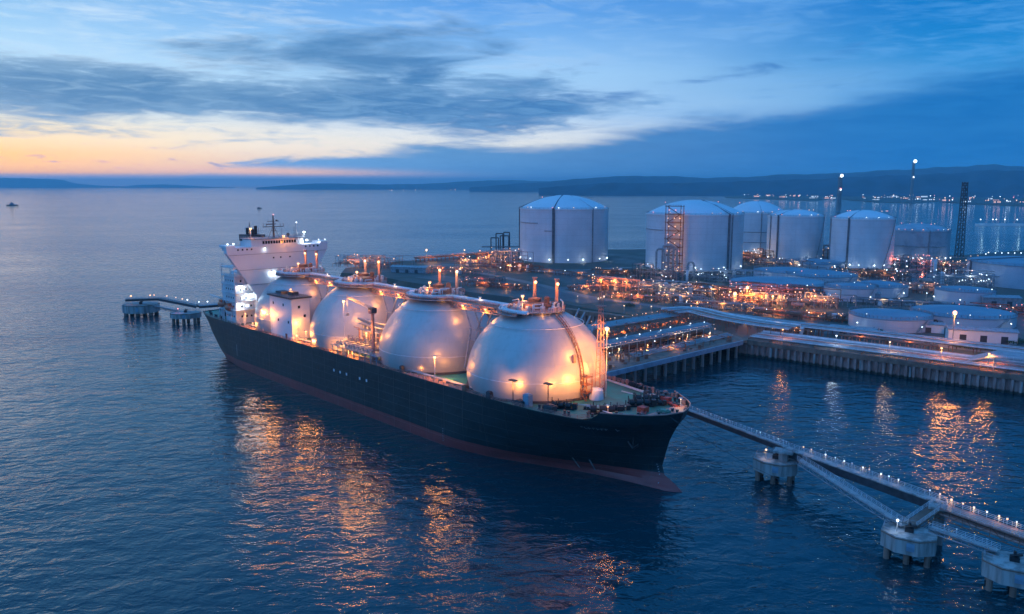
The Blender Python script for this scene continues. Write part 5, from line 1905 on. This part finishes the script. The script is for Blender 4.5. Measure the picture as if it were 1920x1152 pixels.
for i, (x, y, s_, lab) in enumerate(((1800, 652, 2.6, 'shrub at the foot of the tall orange lamp'), (1830, 655, 3, 'shrub before the left half of the pale shed'), (1865, 658, 3.2, 'shrub before the right end of the pale shed'),
                                     (1640, 626, 3, 'left shrub below the very wide low tank'), (1675, 622, 3.4, 'right shrub below the very wide low tank'), (1900, 645, 3.6, 'shrub at the right edge of the picture, beyond the shed'),
                                     (1560, 600, 3, 'shrub on the dark slope below the squat pale-ended tank'), (1180, 575, 2.5, 'shrub on the dark bank near the pale yellow lamp'))):
    shrub(P(x, y, LZ), s_, i, lab)

# strings of far lamps: curved road behind the basin, far end
for i, (x, y) in enumerate(((1762, 499), (1778, 501), (1795, 497), (1811, 494), (1820, 486), (1833, 485), (1848, 482), (1853, 479), (1866, 480), (1878, 480), (1890, 480), (1902, 480), (1914, 480), (1745, 497), (1728, 499), (1700, 506), (1680, 511), (1662, 513))):
    street_lamp(P(x, y, LZ), 3.5, 'lamp_y' if i < 6 else 'lamp_w', 0, 'small lamp in the curved string of lights behind the basin', 'lamps on the curved basin road', .55)
for i, (x, y, lab) in enumerate(((1660, 553, 'white lamp in front of the squat tank wall it lights'), (1793, 566, 'glaring white lamp in front of the squat tank left of the huge tank'), (1640, 562, 'dim white lamp on the yard left of the lit squat tank'), (1737, 560, 'dim white lamp between the two squat lit tanks'))):
    street_lamp(P(x, y, LZ), 8 if i < 2 else 4, 'lamp_w', (2600, 5200, 200, 200)[i], lab, 'white yard lamps among the low tanks', (.6, .85, .35, .35)[i])
for i in range(7):
    x = 1826 + i * 12
    street_lamp(P(x, 606 - i * 2.4, LZ), 5, 'lamp_r' if i % 2 else 'lamp_y', 250 if i % 3 == 0 else 0, 'pink lamp in the row before the widest low tank', 'pink lamps before the widest low tank', .35)

# tall lattice tower and flare stacks
def lattice(label, p, hgt, wb, wt, m='grey', lamps=(), name='lattice_tower', cat='tower', solid=False):
    root = empty(name, tuple(p), 0, label, cat)
    f_ = MB()
    if solid:
        f_.tube((0, 0, 0), (0, 0, hgt), wb, 12, wt)
        for z in (.25, .5, .72, .95):
            f_.tube((0, 0, hgt * z), (0, 0, hgt * z + 1), wb * 1.5, 12)
    n = int(hgt / (wb * 1.6))
    for i, j in ((-1, -1), (1, -1), (1, 1), (-1, 1)):
        f_.tube((i * wb, j * wb, 0), (i * wt, j * wt, hgt), wb * .13, 4)
    for k in range(n):
        z0_, z1_ = hgt * k / n, hgt * (k + 1) / n
        w0, w1 = wb + (wt - wb) * k / n, wb + (wt - wb) * (k + 1) / n
        for a1, b1 in (((-1, -1), (1, -1)), ((1, -1), (1, 1)), ((1, 1), (-1, 1)), ((-1, 1), (-1, -1))):
            f_.tube((a1[0] * w0, a1[1] * w0, z0_), (b1[0] * w1, b1[1] * w1, z1_), wb * .07, 4)
            f_.tube((b1[0] * w0, b1[1] * w0, z0_), (a1[0] * w1, a1[1] * w1, z1_), wb * .07, 4)
    f_.build('mast', m, root)
    for (z, m_, b) in lamps:
        MB().ball((0, 0, 0), b, 8, 5).build('lamp', m_, root, loc=(0, -wb - b, z))
    return root


lattice('dark lattice tower standing by the shore left of the huge flat-topped tank', P(1798, 482, LZ), 80, 3.2, 1.9, 'dark')
p = P(1572, 396, 2); hh = (zat(331, p.y) - 2)
lattice('banded stack with a white light on top rising behind the flare-stack tank', p, hh, 5.5, 4.2, 'grey', ((hh + 2, 'lamp_w', 5), (hh * .62, 'lamp_w', 2.6), (hh * .64, 'lamp_r', 2.6)), 'flare_stack', 'stack', True)
p = P(1708, 379, 2); hh = (zat(304, p.y) - 2)
lattice('tallest stack far across the water with a glowing tip', p, hh, 5.5, 4, 'grey', ((hh + 3, 'lamp_w', 8), (hh * .62, 'lamp_w', 3.5)), 'flare_stack', 'stack', True)

# ------------------------------------------------------------------ dolphins and walkways
def dolphin(label, px, py, ztop, rad, hgt, rz=0.3, hook=True, lamp=None, sx=1.25):
    p = P(px, py, ztop)
    root = empty('mooring_dolphin', (p.x, p.y, 0), rz, label, 'mooring dolphin', 'mooring dolphins')
    c_ = []
    for i in range(8):
        a1 = 2 * math.pi * (i + .5) / 8
        c_.append((rad * sx * math.cos(a1), rad * math.sin(a1)))
    m_ = MB().prism(c_, ztop - hgt, ztop)
    m_.build('cap', 'conc', root)
    lip = MB().prism([(x * 1.015, y * 1.015) for x, y in c_], ztop - .55, ztop - .25)
    lip.build('cap_lip', 'conc_d', root)
    for (x, y) in ((.68, .5), (-.68, .5), (.68, -.5), (-.68, -.5), (0, .62), (0, -.62)):
        MB().tube((x * rad * sx, y * rad, -3), (x * rad * sx, y * rad, ztop - hgt), rad * .13, 10).build('pile', 'conc_d', root)
    if hook:
        hk = MB()
        hk.box(-.9, -.7, ztop, .9, .7, ztop + 1.0)
        hk.tube((-.8, 0, ztop + 1), (1.4, 0, ztop + 1.7), .35, 8)
        hk.tube((0, 0, ztop), (0, 0, ztop + 2.2), .3, 8)
        hk.build('mooring_hook', 'black', root)
    MB().box(-.05, -rad * .935, ztop - hgt * .75, 1.6, -rad * .93 - .05, ztop - hgt * .25).build('number_plate', 'blue_deck', root)
    MB().rail([(x * .94, y * .94, ztop) for x, y in c_[:5]], 1.1, 2.0, .05).build('railing', 'grey', root)
    if lamp:
        o = MB().tube((0, 0, 0), (0, 0, 2.6), .08, 5).build('lamp_post', 'grey', root, loc=(-rad * .5, -rad * .3, ztop))
        MB().ball((0, 0, 2.7), .3, 6, 4).build('bulb', lamp, o)
        light(root, (-rad * .5, -rad * .3 - .8, ztop + 1.9), 120, HUE[lamp], .25)
    return root


dolphin('concrete dolphin nearest the ship bow, under the joint of the walkways', 1455, 860, 6.5, 5.2, 3.6, -.5, lamp='lamp_y')
dolphin('pale octagonal dolphin at the foot of the sloping walkway', 1705, 997, 6.5, 4.9, 3.8, -.55, lamp='lamp_w')
dolphin('octagonal dolphin cut by the lower right corner of the picture', 1902, 1052, 6.5, 5.0, 3.8, -.5)
dolphin('far dolphin standing apart at the outer end of the pier astern', 264, 570, 7, 10.5, 5.2, .1, lamp='lamp_o', sx=1.1)
dolphin('far four-legged dolphin next to the ship stern', 348, 586, 6.5, 7.5, 3.2, .1, lamp='lamp_r')


def walkway(label, A, B, wd, depth, m='grey', lamps=0, lampm='lamp_y', lh=1.6, truss=True, pipes=False, power=0, under='dark', b=.16, off=1):
    b0 = b
    """A, B world points at deck level"""
    root = empty('walkway', tuple(A), math.atan2(B.y - A.y, B.x - A.x), label, 'walkway')
    L = math.hypot(B.x - A.x, B.y - A.y)
    dz = B.z - A.z
    f = lambda x, y, z: (x, y, z + dz * x / L)
    d_ = MB()
    d_.v += [f(0, -wd / 2, 0), f(L, -wd / 2, 0), f(L, wd / 2, 0), f(0, wd / 2, 0), f(0, -wd / 2, -.25), f(L, -wd / 2, -.25), f(L, wd / 2, -.25), f(0, wd / 2, -.25)]
    d_.f += [(0, 1, 2, 3), (7, 6, 5, 4), (0, 4, 5, 1), (1, 5, 6, 2), (2, 6, 7, 3), (3, 7, 4, 0)]
    d_.build('deck', m, root)
    for sg in (-1, 1):
        MB().rail([f(0, sg * wd / 2 * .97, 0), f(L, sg * wd / 2 * .97, 0)], 1.15, 1.8, .045).build('railing', 'white2', root)
    t_ = MB()
    n = max(4, int(L / 3))
    if depth > 1.0 and not truss:
        for sg in (-1, 1):
            y = sg * wd * .42
            k = len(t_.v)
            t_.v += [f(0, y - .12, -.25), f(L, y - .12, -.25), f(L, y - .12, -depth), f(0, y - .12, -depth), f(0, y + .12, -.25), f(L, y + .12, -.25), f(L, y + .12, -depth), f(0, y + .12, -depth)]
            t_.f += [tuple(k + q for q in z) for z in ((0, 1, 2, 3), (7, 6, 5, 4), (0, 4, 5, 1), (1, 5, 6, 2), (2, 6, 7, 3), (3, 7, 4, 0))]
    else:
        for sg in (-1, 1):
            y = sg * wd * .46
            t_.tube(f(0, y, -depth), f(L, y, -depth), .13, 5)
            t_.tube(f(0, y, -.1), f(L, y, -.1), .13, 5)
            for i in range(n):
                x0, x1 = L * i / n, L * (i + 1) / n
                t_.tube(f(x0, y, -depth), f(x0, y, -.1), .07, 4)
                t_.tube(f(x0, y, -depth if i % 2 else -.1), f(x1, y, -.1 if i % 2 else -depth), .07, 4)
    t_.build('girder', under, root)
    if pipes:
        q = MB()
        for i in range(4):
            y = -wd / 2 * .8 + i * wd * .24
            q.tube(f(0, y, -depth * .6), f(L, y, -depth * .6), .3, 6)
        q.build('pipes', 'pink', root)
    rq = random.Random(int(L * 10))
    for i in range(lamps):
        x = L * (i + .5 + rq.uniform(-.3, .3)) / lamps
        if rq.random() < .12: continue
        b = b0 * rq.uniform(.55, 1.15)
        loc = f(x, off * wd / 2, 0)
        o = MB().tube((0, 0, 0), (0, 0, lh), .06, 5).box(-.2, -.15, lh, .2, .15, lh + .08).build('walkway_lamp', 'white2', root, loc=loc)
        MB().ball((0, 0, lh - b * .8), b, 6, 4).build('bulb', [lampm, lampm, 'lamp_o', 'lamp_w'][rq.randrange(4)], o)
        if power and i % 2 == 0: light(root, (loc[0], loc[1] - off * .5, loc[2] + lh - .5), power, HUE[lampm], .15)
    return root


zc = 9.5
walkway('narrow railed walkway running from behind the ship bow to the first dolphin', P(1262, 757, zc), P(1474, 837, zc), 1.9, 1.7, 'conc', 30, 'lamp_y', .95, truss=False, b=.09)
walkway('long dark-sided walkway with a line of small lamps beyond the first dolphin', P(1474, 839, zc), P(1768, 943, zc), 2.6, 2.3, 'conc', 17, 'lamp_y', 1.5, truss=False, power=26, b=.17)
walkway('broad rust-red truss walkway carrying pipes off the right edge', P(1766, 948, zc), P(2010, 1034, zc), 4.2, 2.6, 'pink', 11, 'lamp_y', 1.5, pipes=True, power=60, under='rust', b=.19)
walkway('pale sloping walkway that runs down to the octagonal dolphin', P(1500, 862, 8.6), P(1696, 985, 7.4), 1.8, 1.3, 'conc', 0, under='grey')
walkway('narrow walkway between the octagonal dolphin and the corner dolphin', P(1745, 988, 7.6), P(1872, 1032, 7.6), 1.7, 1.1, 'conc', 4, 'lamp_o', 1.2, under='grey', b=.08)
walkway('short steep link from the octagonal dolphin up to the upper joint', P(1706, 985, 7.0), P(1765, 944, zc), 3.0, 1.4, 'conc_d', 0, under='conc_d')
# joint platforms
for (x, y, s_, lab) in ((1763, 948, 2.5, 'small concrete joint platform where lamp-lined walkway meets the rust-red truss'), (1470, 844, 2.7, 'small joint platform on top of the first dolphin')):
    jp_ = P(x, y, zc)
    root = empty('joint_platform', (jp_.x, jp_.y, 0), -.5, lab, 'platform')
    MB().box(-s_, -s_ * .8, zc - .6, s_, s_ * .8, zc - .1).build('slab', 'conc', root)
    MB().box(-s_ * .45, -s_ * .45, 6.4 if x < 1600 else -3, s_ * .45, s_ * .45, zc - .6).build('pier', 'conc', root)
    MB().rail([(-s_, -s_ * .75, zc - .1), (s_, -s_ * .75, zc - .1), (s_, s_ * .75, zc - .1)], 1.1, 1.2, .05).build('railing', 'grey', root)
# pier astern
zz = 11
walkway('dark walkway on top of the outermost dolphin astern', P(236, 561, zz), P(300, 559, zz), 5, 1.4, 'dark', 4, 'lamp_o', 2, truss=False, b=.5)
walkway('gently falling walkway from the outermost dolphin towards the stern', P(300, 559, zz), P(372, 573, 9), 4, 1.6, 'dark', 5, 'lamp_y', 2, truss=False, b=.4)
walkway('level walkway that disappears behind the ship stern', P(372, 573, 9), P(470, 566, 9), 5, 1.6, 'grey', 3, 'lamp_w', 2, truss=False, b=.35)
walkway('lower link between the two dolphins astern', P(290, 574, 7), P(332, 583, 6.8), 2.4, 1, 'dark', 0, under='dark')

def mooring(label, A, B, sag=1.5, grp='mooring lines of the gas carrier'):
    A, B = Vector(A), Vector(B)
    pts = [A.lerp(B, i / 10) - Vector((0, 0, sag * math.sin(math.pi * i / 10))) - A for i in range(11)]
    tag(MB().path(pts, .07, 4).build('mooring_line', 'dark', loc=A), label, 'rope', grp)


d1, d2 = P(1455, 860, 6.5), P(1705, 997, 6.5)
mooring('dark rope from the ship bow down to the nearest dolphin, upper strand', shp(55.5, -2, 22.5), d1 + Vector((0, 0, 1.6)))
mooring('dark rope from the starboard bow down to the nearest dolphin, lower strand', shp(51, -9, 22.5), d1 + Vector((-1, 0, 1.6)), 2.2)
mooring('long sagging rope from the ship bow to the octagonal dolphin', shp(54.5, -4, 22.5), d2 + Vector((0, 0, 1.6)), 3.5)
d3 = P(348, 586, 6.5)
mooring('dark rope from the ship stern to the four-legged dolphin', shp(-226, -14, 20.6), d3 + Vector((0, 0, 1.2)))

# ------------------------------------------------------------------ craft and far shore
bt = empty('small_boat', tuple(P(23, 386, 0)), .1, 'small dark boat alone on the open water at the left edge', 'boat')
MB().prism([(-21, -5), (12, -5), (24, 0), (12, 5), (-21, 5)], -1, 4).build('hull', 'dark', bt)
MB().box(-9, -3.5, 4, 6, 3.5, 9.5).box(-4, -3, 9.5, 2, 3, 13).build('wheelhouse', 'grey', bt)
MB().tube((-2, 0, 13), (-2, 0, 22), .5, 5).build('mast', 'dark', bt)
b2 = empty('small_boat', tuple(P(486, 391, 0)), .4, 'tiny dark boat far off behind the bridge mast', 'boat')
MB().prism([(-8, -2.4), (5, -2.4), (9, 0), (5, 2.4), (-8, 2.4)], -.5, 2.2).build('hull', 'dark', b2)
MB().box(-4, -1.6, 2.2, 2, 1.6, 5).build('wheelhouse', 'grey', b2)
fp = empty('floating_pier', tuple(P(1910, 424, 0)), -.12, 'pale low pier lit blue-white out on the water at the right', 'pier')
Lp = 150
MB().box(-Lp * .55, -9, -1, Lp * .6, 9, 4.2).build('deck', 'white', fp)
MB().rail([(-Lp * .55, -9, 4.2), (Lp * .6, -9, 4.2)], 1.5, 6, .2, 2).build('railing', 'white2', fp)
for i, x in enumerate((-76, -52, -45, -28, -4, 22, 45)):
    o = MB().tube((0, 0, 0), (0, 0, 9), .3, 5).build('pier_lamp', 'grey', fp, loc=(x, 0, 4.2))
    MB().ball((0, 0, 9), 1.1, 8, 5).build('bulb', 'lamp_w', o)
    if i % 2 == 0: light(fp, (x, -14, 7), 260, (.6, .95, 1.0), 1.0)


def hills(name, d0, ridge, seed, depth, m):
    """ridge: (px, py) of the skyline, at forward distance d0; ground falls to the shore in front"""
    rnd = random.Random(seed)
    rows_ = [[] for _ in range(7)]
    n = 150
    depth0 = depth
    x0, x1 = ridge[0][0], ridge[-1][0]
    for i in range(n + 1):
        px = x0 + (x1 - x0) * i / n
        depth = depth0 * min(1, .06 + 1.1 * i / n)
        for (a1, ya), (b1, yb) in zip(ridge[:-1], ridge[1:]):
            if px <= b1:
                py = ya + (yb - ya) * (px - a1) / (b1 - a1)
                break
        top = max(2, zat(py, d0))
        X0 = (px - 960) / FPX * (d0 * math.cos(PITCH) + (CAMH - top) * math.sin(PITCH))
        wob = 1 + .02 * math.sin(i * .5 + seed) + .012 * math.sin(i * 1.3)
        for j, (fy, fz) in enumerate(((-1.0, -.03), (-.82, .12), (-.55, .34 + .1 * math.sin(i * .55)), (-.25, .70 + .12 * math.sin(i * .8 + 1)), (0, wob), (.4, .7), (1.2, -.05))):
            k = 1 + fy * depth / d0
            rows_[j].append((X0 * k, d0 + fy * depth, top * fz if fz > 0 else -20))
    g_ = MB().grid(rows_)
    o = g_.build(name, m, smooth=True)
    struct(o)
    return o


M['hill'] = mat('hazed_wooded_hills', (0.016, 0.07, 0.11), .9, var=.4, vscale=.004)  # distance haze painted in: woodland colour pushed towards blue
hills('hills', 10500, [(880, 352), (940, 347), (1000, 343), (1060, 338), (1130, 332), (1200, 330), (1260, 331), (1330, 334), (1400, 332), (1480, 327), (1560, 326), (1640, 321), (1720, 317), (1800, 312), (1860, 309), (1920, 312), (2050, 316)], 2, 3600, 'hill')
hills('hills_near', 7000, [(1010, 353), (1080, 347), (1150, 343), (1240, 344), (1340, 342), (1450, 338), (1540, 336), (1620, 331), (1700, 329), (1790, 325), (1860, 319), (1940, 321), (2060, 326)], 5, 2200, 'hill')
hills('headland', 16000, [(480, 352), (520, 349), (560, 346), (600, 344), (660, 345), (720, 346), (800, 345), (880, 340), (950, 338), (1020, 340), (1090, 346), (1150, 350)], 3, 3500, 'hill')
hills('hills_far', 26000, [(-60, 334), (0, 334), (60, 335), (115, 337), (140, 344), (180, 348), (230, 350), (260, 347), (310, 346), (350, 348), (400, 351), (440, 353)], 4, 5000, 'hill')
# low shore flats where the far town stands
fl_ = MB()
sp_ = [P(x, y, 2) for x, y in ((1360, 371), (1450, 374), (1530, 377), (1560, 372), (1640, 379), (1710, 381), (1760, 378), (1830, 383), (1920, 386), (2060, 390))]
row0 = [(p.x, p.y, 2.0) for p in sp_]
row1 = [(p.x * 1.5, p.y * 1.5, 6.0) for p in sp_]
rowm = [(p.x, p.y - 10, -2) for p in sp_]
fl_.grid([rowm, row0, row1])
struct(fl_.build('far_shore', 'ground', fix=False))

rnd = random.Random(77)
TG = 'low buildings of the far harbour'
protos = {}
def harbour(p, L, hgt, m_, lab, grp=TG):
    root = empty('harbour_building', tuple(p), rnd.uniform(-.3, .3), lab, 'building', grp)
    MB().box(-L / 2, -6, 0, L / 2, 6, hgt).build('wall', 'grey', root)
    MB().prof([(-6.6, hgt), (0, hgt + 2.2), (6.6, hgt)], -L / 2 - .5, L / 2 + .5).build('roof', 'dark', root)
    w_ = MB()
    k = max(2, int(L / 6))
    for i in range(k):
        if rnd.random() < .75:
            x = -L / 2 + L * (i + .2) / k
            w_.box(x, -6.15, hgt * .35, x + L / k * .55, -5.95, hgt * .8)
    if w_.v: w_.build('lit_windows', m_, root)


for i in range(46):
    px = rnd.choice([rnd.uniform(1395, 1560), rnd.uniform(1610, 1740), rnd.uniform(1740, 1960)])
    sh = 371 + (px - 1360) / 560 * 14
    harbour(P(px, sh - rnd.uniform(1.5, 9), 4), rnd.uniform(14, 46), rnd.uniform(6, 16), 'lit_w' if rnd.random() < .6 else 'lit_o', 'small lit harbour building among others on the far right shore under the hills')
def far_lamp(p, m_, b, lab, grp, hh):
    o = MB().tube((0, 0, -hh), (0, 0, 0), .5, 4).ball((0, 0, 0), .01, 3, 2).build('far_lamp', 'grey', loc=(p.x, p.y, p.z + hh))
    tag(o, lab, 'lamp', grp)
    MB().ball((0, 0, 0), b, 6, 4).build('bulb', m_, o)
for i in range(95):
    px = rnd.choice([rnd.uniform(1390, 1570), rnd.uniform(1610, 1720), rnd.uniform(1740, 1950), rnd.uniform(1620, 1950)])
    sh = 371 + (px - 1360) / 560 * 14
    far_lamp(P(px, sh - rnd.uniform(0.5, 14), 4), rnd.choice(['lamp_w', 'lamp_w', 'lamp_y', 'lamp_y', 'lamp_r']), rnd.uniform(1.3, 2.8), 'tiny bright lamp in the far town on the right shore', 'lamps of the far town', 14)
for (x0, x1, y0, y1, n, m_, lab) in ((1036, 1086, 361, 361, 12, 'lamp_r', 'pinkish lamp in the short string on the shore behind the lone domed tank'), (1138, 1192, 363, 363, 12, 'lamp_o', 'amber lamp in the string on the shore between the first two tanks'),
                                     (1362, 1434, 367, 363, 18, 'lamp_o', 'orange lamp in the bright string on the shore above the half-hidden tank')):
    for i in range(n):
        k = (i + rnd.uniform(-.3, .3)) / n
        far_lamp(P(x0 + (x1 - x0) * k, y0 + (y1 - y0) * k, 2), m_ if rnd.random() < .7 else 'lamp_y', rnd.uniform(3, 6), lab, lab[:lab.index(' lamp')] + ' lamps on the far shore ' + str(x0) if False else {1036: 'lamps behind the lone tank', 1138: 'lamps between the first tanks', 1362: 'orange shore lamps'}[x0], 8)
for i in range(12):
    far_lamp(P(rnd.uniform(700, 1000), 357 + rnd.uniform(-1, 1), 2), 'lamp_y', rnd.uniform(3, 6), 'faint lamp low on the distant headland', 'lamps on the headland', 6)

# ------------------------------------------------------------------ air
hz = MB().box(-42000, -2500, -4.5, 42000, 45000, 372)
hzm = bpy.data.materials.new('haze')
hzm.use_nodes = True
N = NT(hzm.node_tree)
for n_ in list(N.n):
    if n_.type == 'BSDF_PRINCIPLED': N.n.remove(n_)
vol = N.new('ShaderNodeVolumePrincipled')
vol.inputs['Color'].default_value = (0.50, 0.88, 1.0, 1)
vol.inputs['Density'].default_value = 0.00006
vol.inputs['Anisotropy'].default_value = 0.2
o_ = [n_ for n_ in N.n if n_.type == 'OUTPUT_MATERIAL'][0]
N.l.new(vol.outputs[0], o_.inputs['Volume'])
hzo = hz.build('haze', hzm)
hzo['kind'] = 'stuff'
